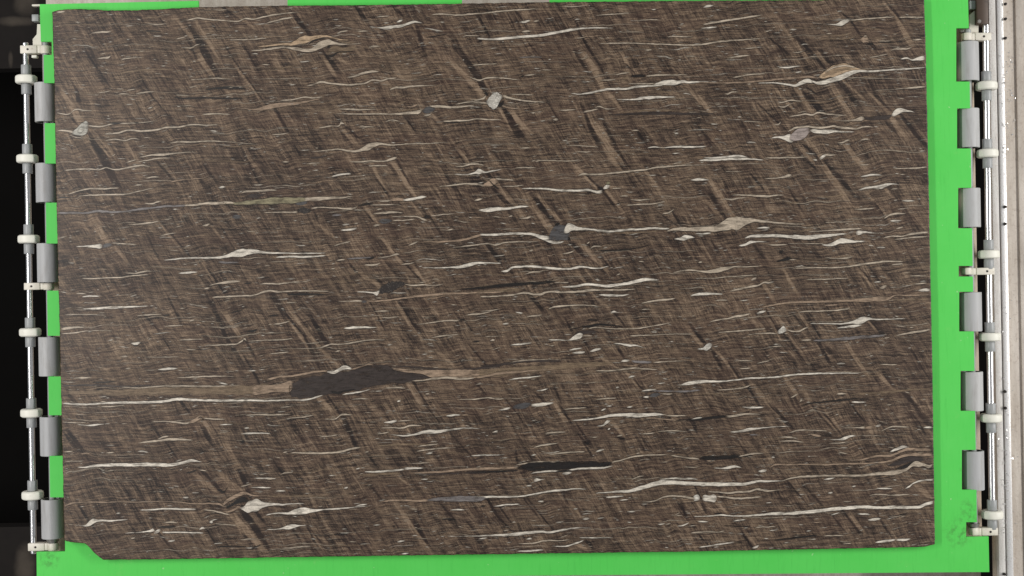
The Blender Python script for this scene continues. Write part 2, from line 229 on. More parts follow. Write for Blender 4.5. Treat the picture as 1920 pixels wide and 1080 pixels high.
H w 0,112,6 100,105,18 180,100,20 280,98,16 360,102,8 440,108,4; w 30,92,6 120,92,10 200,85,12 280,80,12 330,90,4; c -220,590,6 -156,575,18 -56,575,28 0,575,34 60,572,30 120,570,38 170,550,62 220,535,82 270,535,80 310,525,50 360,515,26 420,520,16 520,530,12 650,540,8 720,540,3
c 440,95,3 540,92,10 640,92,6 740,88,5; w 770,105,6 800,108,10; w 815,100,20 840,85,24 860,75,10; c 860,78,8 930,72,4; c 440,235,4 500,232,6 560,225,10 600,215,20 630,212,6; w 0,240,10 30,240,12 60,240,4; c 220,345,4 330,345,10 420,352,12 480,352,12 520,345,8 580,345,3; c 1080,142,3 1150,138,6; w 1090,222,5 1140,212,12 1190,208,10 1240,210,4; c 1310,165,4 1400,165,6 1490,162,10 1545,155,8
w 1080,310,6 1120,298,10 1180,292,12 1230,288,28 1270,275,20 1300,270,8 1360,275,3; c 1030,275,5 1070,265,8; w 1370,383,6 1410,382,10 1460,385,4; c 1050,440,4 1120,438,8 1190,433,5; c 1340,440,4 1420,432,6; t 820,360,4 900,355,8 980,342,6; t 580,400,3 680,395,6; c 1250,500,8 1290,480,10 1340,470,12 1400,470,4; w 1290,520,6 1320,518,12 1370,515,4; c 1330,572,6 1380,560,8; c 850,530,3 1000,525,4 1060,522,3
w 390,568,5 440,565,12 480,565,5; t 500,575,6 620,582,7 700,588,8 740,575,10 770,572,6; c 740,595,6 800,590,6 900,582,6 960,578,12 1040,572,12 1100,572,6; w 310,635,5 340,625,14 420,620,20 500,618,20 580,622,22 660,628,24 740,632,26 820,622,24 900,615,18 960,608,10 1000,605,4; w 1060,600,20 1090,598,26 1120,595,14 1160,598,5 1250,605,3; w 830,678,6 880,682,16 920,670,26 950,655,34 990,655,26 1040,658,16 1120,655,5
w 270,685,6 310,680,14 345,665,22 380,660,10 460,660,4; c 470,680,5 540,682,8 600,678,4; c 600,672,3 760,672,5 850,672,5; c 1240,635,4 1300,622,8 1380,622,8 1430,608,14 1500,600,12 1550,595,12; c 1320,645,5 1400,635,8 1480,628,8 1560,625,6; w 1200,700,5 1230,698,10 1260,700,4; k 520,795,6 560,785,20 600,775,24 630,772,6; c 610,782,6 660,780,3; k 540,730,10 570,728,16; c 850,768,4 960,772,8 1000,768,14 1040,760,4
c 0,905,5 100,905,5 200,895,6 300,890,6 380,885,6; c 350,918,10 390,905,16; c 640,838,4 800,835,7 960,832,8 1040,822,10 1100,812,12 1180,802,11 1260,793,10 1380,795,6; c 1300,815,5 1380,810,7; c 210,992,5 280,978,12 360,962,12 400,955,10 440,935,10 500,938,5; c 720,915,4 850,912,7 1010,905,4; w 1180,935,6 1230,930,8; c 1220,970,10 1250,965,20 1270,960,8; w 1480,990,6 1530,985,20 1560,985,14; c 1450,945,5 1540,938,7; c 1420,890,5 1540,890,6
I w 230,140,4 330,138,12 420,132,16 500,130,12 600,125,8 680,122,3; c 80,280,14 140,270,16 190,265,12 250,265,6; c 80,310,5 200,300,7 260,290,5 440,290,3; c 110,180,3 250,178,5 400,185,3; c 600,188,4 660,182,8 770,178,4; k 770,185,5 830,182,6; c 950,222,5 990,215,9; c 890,138,5 930,134,4; c 780,260,3 850,255,6 920,250,3
w 560,375,6 600,375,20 625,368,10; k 575,388,4 610,388,7; c 490,465,6 520,462,10 545,462,3; c 520,545,5 560,543,8; c 640,466,3 760,466,5 890,465,3; c 880,350,4 950,348,8 1050,345,4; c 1060,388,4 1200,382,9 1280,375,9 1310,358,12 1330,345,14 1342,360,6; k 1310,345,8 1330,355,8; c 1350,360,5 1500,350,5 1584,345,4; w 740,550,5 800,546,14 880,542,4; c 650,555,2 740,552,3; c 170,608,4 250,605,10 300,605,4; k 300,636,6 350,636,10 460,632,4; c 870,605,4 950,602,8 1030,598,10 1150,595,8 1260,597,3; c 930,415,4 1000,416,6
k 1340,290,5 1380,290,14 1420,278,8; k 1230,170,4 1280,155,6 1320,152,4; k 1480,190,5 1560,182,8; w 1150,640,4 1190,645,10 1215,650,4; d 90,660,8 300,655,10 500,664,10 700,657,8; t 130,705,20 300,705,26 500,705,40 650,700,46 800,695,50 1000,695,48 1200,690,56 1400,685,60 1500,682,60; c 500,668,4 620,674,7 720,665,9 850,660,9 1000,662,9 1200,662,8 1300,655,3
w 90,778,10 220,785,12 330,782,12 420,775,13 560,772,14 700,770,14 800,762,16 870,750,16 940,752,16 1050,758,14 1200,760,12 1350,758,11 1476,760,10 1626,755,10 1756,752,10 1806,738,10 1856,722,6; c 350,800,4 450,798,7 520,790,4; c 350,768,3 375,766,7 395,766,3; t 90,818,5 150,820,6 220,825,3; c 90,905,5 180,908,5 280,908,3; w 200,920,3 290,928,10 320,925,14 350,920,6 420,915,4
c 700,900,4 800,900,7 880,908,9 940,912,12 962,905,14; p 955,905,12 990,895,26 1020,875,30 1048,870,20; c 1050,880,8 1120,885,7 1200,885,4; k 1010,880,8 1030,870,6 1050,885,6; c 1330,860,4 1400,855,8 1500,855,10 1584,852,7; w 1160,922,5 1250,920,5; w 1325,945,6 1360,944,9; w 1300,985,4 1340,982,9 1420,980,8 1500,982,5; c 610,1045,5 680,1038,10 760,1030,14 820,1022,16 900,1022,12 980,1028,4; c 740,1020,5 780,1005,10 820,998,6; k 1300,1038,10 1330,1035,16
J p 680,88,6 750,88,10 830,80,10 900,72,11 980,60,13 1080,50,14 1200,40,14 1350,35,12 1584,28,10; c 480,92,4 560,88,6 620,88,10 650,90,8; b 640,92,14 680,92,12; p -100,690,60 0,682,56 60,676,58 120,670,64 160,662,66 178,655,40; d 150,690,50 175,688,98 250,678,120 330,662,130 420,645,135 500,635,135 600,618,145 680,595,142 760,588,136 850,590,102 930,600,74 1000,598,46 1050,598,28 1110,602,6
p 0,620,14 80,600,14 180,592,12 250,580,14 330,565,12 410,560,10; w 405,565,6 450,570,16 490,552,26 520,538,28 545,535,20 575,545,10; p 570,550,8 640,530,8 690,515,9 720,520,6; d 870,525,6 1000,535,10 1200,550,12 1400,545,12 1584,525,8; p 850,545,10 900,552,20 960,560,20 1040,565,24 1100,577,44 1160,582,54 1250,580,58 1350,580,58 1440,577,56; t 1420,577,40 1540,572,50 1640,562,44 1740,550,40 1840,545,40 1940,535,40 2040,525,40 2140,520,36 2240,515,30 2340,505,14
c 980,625,5 1060,622,8 1120,612,12 1200,605,14 1320,612,14 1400,608,10; p 1380,604,8 1440,600,14 1500,590,14 1580,575,16 1680,568,14 1790,558,8 1940,550,4; k 1000,637,3 1080,630,5; k 430,700,10 480,708,14 540,695,12 600,685,8; c 800,675,6 850,672,10 940,675,5; w 510,720,5 550,712,10 620,702,9 700,685,5; c 130,100,5 170,98,8 205,98,4; c 720,160,4 780,155,8 840,155,4; c 770,200,5 830,200,8 895,192,4
w 520,272,5 570,268,16 610,265,14 680,265,10 750,268,3; c 40,245,4 100,238,8 160,222,5; c 330,408,6 380,398,9 420,382,9 500,380,9 600,365,8 700,350,6 800,350,4; c 460,430,6 500,422,6; c 0,352,6 90,350,7 180,340,4; c 20,445,4 150,432,6; c 1340,185,4 1400,176,10 1450,172,7 1560,142,5; c 1010,245,3 1100,235,5 1200,222,7 1300,218,10; k 1300,215,6 1340,212,12; c 1110,335,4 1190,322,8 1300,312,4; c 1470,330,4 1584,322,4; w 1510,355,6 1540,350,8; k 1390,360,10 1440,360,10
c 90,805,5 130,802,6 170,800,4; c 570,752,5 620,746,8 690,748,4; w 880,765,6 905,760,9; k 700,770,5 735,762,6; c 1070,715,5 1100,712,9; k 1090,770,4 1120,772,10; c 0,858,8 80,855,8 160,852,4; c 390,885,4 470,880,8 500,858,10 580,855,5; c 120,882,3 300,862,5 320,858,3; w 790,908,5 850,902,14 880,895,12; c 880,900,4 1000,890,4; w 1210,862,5 1260,858,12 1310,855,5; c 1000,885,2 1200,862,3; c 770,945,5 860,942,7 920,945,10 960,930,10 1050,928,5
w 830,990,2 950,995,9 1010,985,12 1060,972,20 1110,970,26 1160,968,22 1220,960,12 1280,950,9 1360,945,5 1440,948,3; c 740,985,4 800,978,7 830,970,4; c 360,1002,4 430,998,7 480,990,4; c 1020,1068,5 1100,1062,9 1160,1052,5; c 1290,750,3 1400,750,7 1500,740,8 1550,750,5; w 1530,978,5 1560,970,9
K c 460,142,6 500,128,12 580,120,10 660,115,8 790,118,4; c 310,192,4 360,188,10 420,182,4; c 0,158,4 100,148,5 140,142,3; w 880,170,6 905,160,14 925,165,5 970,163,3; k 720,218,10 760,215,12 800,220,6; k 680,262,10 740,258,16 800,246,16 870,250,12 970,262,5; k 620,275,6 680,268,8; d 640,305,16 700,300,22 760,295,16 800,292,4; c 730,275,6 780,265,7 860,272,7 960,275,6 1060,272,7 1200,250,8 1290,232,5
w 460,350,5 540,350,7 605,350,8 630,338,26 655,328,44 685,318,30 698,315,6; c 690,322,6 760,322,4; c 1010,322,5 1060,320,8 1150,318,6 1250,312,6 1440,310,5; w 200,385,3 250,380,10 300,375,12 350,370,4; w 150,242,4 195,240,9; c 75,352,6 100,350,8; w 600,420,4 640,412,9 690,405,5; w 620,438,5 670,435,14 710,432,10; w 740,428,5 780,418,18 820,408,8; c 590,450,4 605,450,5; w 900,372,4 960,378,9 1010,388,18 1040,385,10 1100,400,4
c 180,508,5 240,498,9 320,488,9 400,485,6 600,485,2; d 0,530,10 150,515,16 300,497,8 450,492,14 550,494,10; w 950,495,5 980,490,16 1010,488,10; g 1020,495,12 1100,500,14 1160,500,10; c 1170,502,8 1230,498,6 1400,490,4; c 780,558,5 880,558,8 950,550,9 1050,540,10 1100,545,8 1200,550,5; w 1000,605,5 1020,598,12 1045,595,5; w 190,620,6 260,608,9 340,602,9 420,592,4; c 240,635,3 310,628,5; c 460,650,3 530,650,3; w 380,695,4 430,688,7 460,680,3; k 920,630,8 935,625,8; k 735,695,10 748,698,12; w 915,672,6 940,670,7
w 1090,695,4 1140,688,10 1190,686,6; g 1160,695,5 1250,695,10 1340,698,10 1420,695,10 1490,688,4; b 1140,730,10 1180,722,26 1220,718,10; w 1100,735,5 1140,735,12; c 1230,715,6 1300,715,5; c 780,752,4 860,745,8 920,742,5; c 90,750,4 150,748,6 170,740,3; c 0,745,4 60,740,5; w 120,825,4 165,818,10 205,808,12; b 220,805,12 260,798,30 310,792,34 348,782,16; w 345,792,16 400,788,24 450,782,18 500,772,6
c 560,818,4 640,812,8 720,808,4; w 815,828,6 850,815,8; w 850,798,4 890,796,7; w 990,805,6 1030,800,8; w 620,895,4 700,888,8 780,880,10 830,870,12 880,860,18 950,855,20 1050,858,24 1130,856,22 1200,852,16 1240,855,8; c 1200,850,5 1300,862,8 1400,860,5; p 1100,872,5 1200,880,8 1320,892,8 1400,898,6; w 1420,890,8 1460,882,16 1500,875,8; w 790,932,5 830,925,10 855,905,20 880,895,8; w 860,955,6 880,948,8; c 920,1000,5 965,992,9; k 940,1015,6 985,1012,12; c 440,985,5 500,978,8 570,975,4; c 80,975,5 120,968,8; c 1090,985,5 1180,978,6; c 1200,968,4 1280,962,7 1400,970,4; w 380,1068,5 430,1058,9 520,1048,5; k 700,1040,10 740,1050,12
L p 430,130,6 500,115,10 600,100,14 700,95,14 800,92,14 900,90,14 1000,85,14 1080,82,18 1140,80,26 1190,75,32 1250,72,32 1290,68,18 1310,55,10 1400,50,10 1560,45,6; t 1290,80,5 1560,75,8; c 110,85,5 150,82,8 200,82,4; c 70,230,6 130,215,8 200,205,8 250,192,14 300,185,14 350,172,8; w 390,172,6 430,160,12 455,155,5; c 670,165,5 720,158,8 820,155,7 950,148,8 1020,138,12; p 840,118,4 940,112,8
w 750,240,4 880,240,7 980,240,9 1030,232,16 1070,225,34 1110,215,38 1140,208,20 1200,212,10 1290,210,6 1400,205,3; w 930,268,5 1000,262,12 1050,258,16 1100,248,12; c 130,300,4 240,292,7 350,282,7 450,272,6; c 330,315,4 450,305,7 530,308,8; n 530,300,10 550,290,38 570,278,46 592,285,16; c 590,282,6 640,292,8 680,290,10 720,270,10 745,262,4; n -10,412,6 30,408,18 55,400,42 75,390,38 92,385,12
c 690,352,5 760,350,12; g 770,355,8 880,350,14 1000,340,20 1100,330,18 1180,325,14 1260,318,10; c 1200,325,6 1270,312,6; c 1330,320,4 1440,300,12 1520,288,14 1570,278,10; c 1420,268,4 1450,266,7; c 490,395,4 530,393,10 570,392,3; c 390,508,4 430,500,8 480,490,3; c 230,495,3 330,490,6 370,495,3; c 270,545,4 350,540,6; w 930,512,4 965,510,10 990,510,4; c 1220,515,5 1340,518,5
w -126,655,5 -56,640,22 -6,635,26 44,630,18 150,630,9 250,620,8 350,608,10 440,605,9 530,600,10 600,590,10 720,580,9 850,576,9 940,575,8 1100,575,3; c 120,690,4 250,680,8 310,670,10 350,655,8; t 0,715,5 200,708,7 290,695,5; w 290,803,4 370,806,11 440,803,5; c 930,715,8 970,712,10 1000,713,3; t 1020,720,6 1150,710,12 1300,700,14 1400,690,12 1560,680,8; k 690,795,6 760,778,8 850,768,10 950,758,12 1020,750,10 1150,748,4; w 1030,768,6 1080,770,9 1130,768,4; c 620,740,5 670,715,8; c 680,765,6 700,755,8
k -160,895,4 -60,890,10 0,888,14 60,878,18 130,870,18 188,865,14; c 185,868,10 240,862,14 320,850,10 420,852,4; w 210,970,6 270,968,12 340,955,18 390,948,10 490,938,5 600,932,4; c 600,980,4 660,962,8 800,962,6 870,965,4; c 970,945,4 1080,942,8 1122,942,16; p 1120,945,10 1180,938,14; w 1190,935,8 1230,925,10; c 1230,965,5 1280,942,8 1420,937,8; w 1515,942,8 1575,940,10; c 530,1005,4 620,1008,9 670,1015,6; w 880,1020,4 950,1022,10 985,1015,20 1020,1000,14 1060,998,4; p 750,985,8 790,995,16 830,1000,6; c 540,1035,4 640,1032,8 710,1042,4; c 880,1048,4 960,1045,8 1010,1035,3; g 340,990,5 400,988,8
M w 200,345,3 260,345,9 320,335,16 400,330,20 480,328,22 560,330,22 650,326,22 740,328,22 820,330,22 880,322,20 930,310,18 970,300,18 1010,305,8 1040,308,3; k 760,318,8 790,318,6; c 400,368,3 450,368,5; k 930,382,8 970,378,10 1010,360,6; c 1020,362,5 1080,372,4; c 390,250,4 450,246,6; c 100,242,4 170,238,6; c 110,308,3 240,302,4; w 640,238,5 680,245,5; w 1390,420,4 1480,420,8 1540,422,5; w 1370,480,4 1450,482,8 1510,482,4; w 910,550,5 950,550,8; w 970,518,4 1020,516,5; k 1140,500,10 1165,500,14 1180,512,12 1220,475,5
p 115,605,8 150,592,12 200,585,8 300,580,7 380,582,8 450,578,7 600,580,5 800,575,5 900,582,6 1000,592,8 1100,590,10 1160,595,12 1190,610,10; p 1180,600,10 1200,580,26 1240,555,26 1290,530,24 1330,520,16 1380,535,10 1480,538,6; k 1200,620,14 1240,600,20 1290,570,34 1340,565,34 1362,575,10; p 1200,650,12 1250,635,14 1290,615,14 1310,620,10; w 1295,620,8 1325,625,30 1350,615,70 1385,605,84 1420,600,72 1450,598,40 1490,595,20 1540,595,14 1584,598,10 1620,594,8 1740,588,3
w 620,635,4 700,632,9 780,625,10 850,625,11 930,628,11 1000,628,9; c 1050,632,7 1120,640,9 1180,655,9 1230,665,4; w 200,735,3 255,738,10 275,728,30 310,708,32 340,705,16 420,706,12 450,705,8 540,698,4; w 460,658,5 490,655,8; c 780,720,4 830,716,10 880,718,4; w 520,790,4 640,782,6 690,775,12 710,768,20 722,775,6; w 715,790,14 740,778,22 760,768,14; w 770,785,8 900,785,9 1050,788,7; k 740,750,8 800,748,14 860,745,6; w 1020,768,5 1045,752,16 1062,760,6
w 1090,715,8 1115,715,12; c 1120,725,3 1280,738,4; c 560,825,4 590,822,7; w 810,845,6 860,838,8; w 1120,862,5 1180,856,5; k 1150,880,6 1250,880,10 1340,882,5; k 1370,895,5 1440,868,6; w 1370,950,6 1410,946,12 1440,935,5; c 1500,765,4 1584,760,6
N w -6,670,7 40,658,8 100,655,9 150,655,16 190,648,34 240,640,48 290,638,34 340,638,14 380,632,9 480,625,12 560,618,6 700,605,3; w 0,765,5 80,762,6 115,755,14 150,748,32 190,742,24 220,740,8 270,736,4; c 1020,205,5 1080,195,8 1150,190,5; c 1010,238,4 1080,228,8 1170,218,7 1280,212,4; w 1070,255,5 1120,248,9; t 740,200,10 850,195,12 960,190,10 1100,195,6
c 160,248,4 250,248,10 330,250,12 420,248,12 490,242,11 550,228,12 600,215,10 640,210,4; c 110,245,6 140,243,8; c 660,245,5 690,240,7; w 1380,268,4 1450,264,9 1584,262,5; c 970,320,3 1100,315,5; w 660,375,5 720,376,11 800,372,11 880,365,10 930,360,10; w 930,355,14 980,352,14 1060,350,5; t 640,400,12 800,390,16 900,385,8; p 980,385,8 1150,378,12 1300,365,14 1450,355,16 1600,350,16 1700,347,12; d 1000,395,4 1200,390,8 1400,380,12 1584,374,12
c 90,395,4 130,382,9 180,382,3; c 0,425,5 50,422,4; w 60,505,5 130,506,6; w 520,488,6 550,480,10; w 600,358,5 630,352,7; w 1040,428,4 1090,425,7; t 0,540,6 200,540,8 400,538,6; w 600,605,3 680,595,7; p 760,580,6 830,570,10 930,568,11 1020,572,12 1090,568,14; g 1080,570,10 1140,562,20 1220,560,32 1300,558,36 1380,558,36 1440,560,26 1480,555,8; w 1370,545,6 1430,545,9 1470,548,10 1500,545,14 1560,545,10 1660,545,8 1760,535,9 1840,520,9 1920,505,11 2000,500,12 2060,492,7 2160,492,3
w 1240,635,4 1290,632,9 1340,632,4; c 960,625,4 1020,628,5; k 300,688,6 370,686,7; k 1180,698,7 1230,695,14 1280,700,8; k 450,798,8 500,796,10 550,796,6; k 850,740,8 865,745,10; w 880,848,5 910,845,10 935,842,4; w 720,735,5 770,733,5; c 100,892,4 180,888,9 250,880,8 310,878,3; w 1220,812,3 1400,810,5 1500,806,9 1584,803,14 1630,802,18 1720,792,20 1790,785,18 1860,780,16 1910,785,14 1960,775,12 2020,765,10 2090,755,6 2200,755,2; w 910,930,6 960,925,8; w 1430,830,5 1490,822,6
O c 440,115,5 500,110,8 580,108,4; c 360,210,3 440,195,9 530,182,5; w 90,108,6 120,100,6; c 240,330,4 320,318,8 380,310,8 480,310,5 600,308,3; k 250,350,10 300,345,34 360,340,56 420,338,60 520,335,56 620,330,52 720,326,42 800,325,36 850,325,30 895,315,10; k -60,380,4 0,378,8 100,375,10 200,370,10 260,365,10; w 350,382,5 420,376,10 500,370,10 560,372,6 640,358,10 730,352,12 840,348,10 900,335,4; w 550,390,4 585,385,18 620,380,6; k 510,375,6 570,370,10 620,366,5
c 890,312,8 960,295,8 1030,275,9 1100,265,8 1200,262,6 1280,258,5; c 1280,262,5 1350,275,9 1430,285,11 1482,290,10; k 1478,288,10 1520,282,26 1576,282,32 1636,280,28 1716,275,22 1796,268,14 1846,262,8; c 460,262,4 560,248,8 640,242,8 710,240,5; w 780,240,6 840,225,9; w 345,265,5 380,260,6; c 1050,255,5 1080,250,8
w 780,520,4 860,515,7 950,508,14 1010,505,18 1060,492,24 1120,475,28 1170,460,30 1220,450,30 1300,448,28 1400,455,26 1500,458,26 1584,460,24 1684,460,22 1784,458,20 1830,450,18 1880,440,14 1950,440,10 2060,435,4; w 1210,430,4 1280,422,10 1380,422,12 1470,425,8; c 1020,430,4 1060,412,8 1110,402,6; c 1040,445,5 1090,430,7; w 850,548,6 900,545,10 970,540,5; w 940,568,4 1000,564,6; c 1090,580,3 1180,572,8 1240,545,9 1300,538,10 1380,545,10 1430,555,14 1450,558,10
n 1435,555,12 1450,553,34 1470,550,40 1484,552,20; w 1500,552,20 1512,553,38 1560,555,40 1592,555,36 1600,552,12; k 1486,540,8 1496,562,8; w 690,695,8 720,692,14 740,690,5; w 790,690,5 840,685,5; w 510,718,4 550,716,7; w 390,575,6 430,575,8; w 90,610,4 180,598,10 270,595,6; k 0,610,10 40,608,10; w 630,625,5 660,625,5; w 990,645,5 1050,645,5; w 250,912,5 340,908,12 430,902,6; w 500,878,3 580,878,9 640,860,10 700,840,6; c 260,860,4 360,858,9 430,842,9 540,840,6 620,832,3; w 310,830,5 350,826,10; w 670,820,5 760,822,7 900,818,4
w 1330,742,5 1380,735,8 1410,720,6; w 1470,710,8 1540,712,5; c 1250,730,6 1290,726,5; c 1310,670,4 1350,650,5; w 360,435,14 380,430,26 400,430,10 440,425,3; w 310,470,5 350,468,8; c 1420,790,4 1460,785,9 1540,780,9 1600,783,7 1650,776,6
P c 270,272,6 320,262,10 380,252,10 440,252,4; c 120,540,8 170,545,9 260,555,10 330,552,10 430,545,5; c 60,510,6 160,515,8 200,520,12 260,512,12 340,508,12 400,492,12 450,505,8 560,495,4; w 100,350,4 160,352,7 200,348,18 240,340,14 290,348,3; w 400,372,6 430,370,18 460,365,10; p 470,355,4 500,335,8 600,328,8 700,325,9 850,328,9 1000,322,10 1100,320,10 1200,315,8
d 1280,335,10 1340,315,34 1400,295,44 1450,285,44 1520,290,30; p 1000,298,4 1120,290,10 1160,278,12 1220,268,14 1300,265,14 1360,240,16 1400,225,18 1460,225,16 1584,228,10; w 1290,240,6 1340,222,18 1380,208,16 1420,210,5; p 1200,318,6 1300,300,14 1360,275,18 1420,260,18 1500,262,20 1584,262,20; k 1330,355,6 1380,345,24 1420,330,28 1458,312,14; c 550,440,4 640,415,10 760,405,12 900,402,12 1020,402,14 1130,398,16 1220,388,20 1300,385,26 1360,375,26 1400,360,20 1450,325,30 1490,325,36 1520,330,20 1560,340,20 1584,325,14
w 840,428,4 880,424,10 920,416,4; w 1390,490,6 1420,475,12 1445,455,9 1490,438,9 1584,428,10; w 1200,488,5 1250,488,9 1310,488,4; w 1030,475,6 1060,472,8; w 870,518,6 905,516,8; c 1150,538,5 1180,530,6 1300,535,8 1400,530,7 1430,530,3; w -30,678,4 60,675,5 150,668,8 200,672,7 330,672,9 420,665,13 520,658,17 640,655,20 720,648,20 800,640,20 900,628,22 1000,620,20 1100,612,20 1200,618,18 1320,615,20 1420,615,20 1490,612,20 1530,595,20 1590,580,16
w 890,668,5 950,652,7; w 1070,660,6 1150,662,9; w 1140,700,4 1190,696,16 1230,692,5; p 770,720,4 840,712,6; w 230,708,5 270,702,9 320,698,4; k 510,835,6 600,828,10 700,815,12 800,805,9; c 840,808,5 980,805,6; k 170,740,5 350,745,6; k 100,658,6 160,655,8; c 380,752,5 520,745,5; w 1190,852,6 1240,845,14 1300,838,12 1330,832,8; w 1330,835,10 1380,835,16 1430,828,6; c 970,862,4 1030,858,5; w 0,885,5 80,875,8 150,862,9 240,852,5; k 240,852,8 300,852,10; w 360,890,8 395,880,16 408,872,5
"""
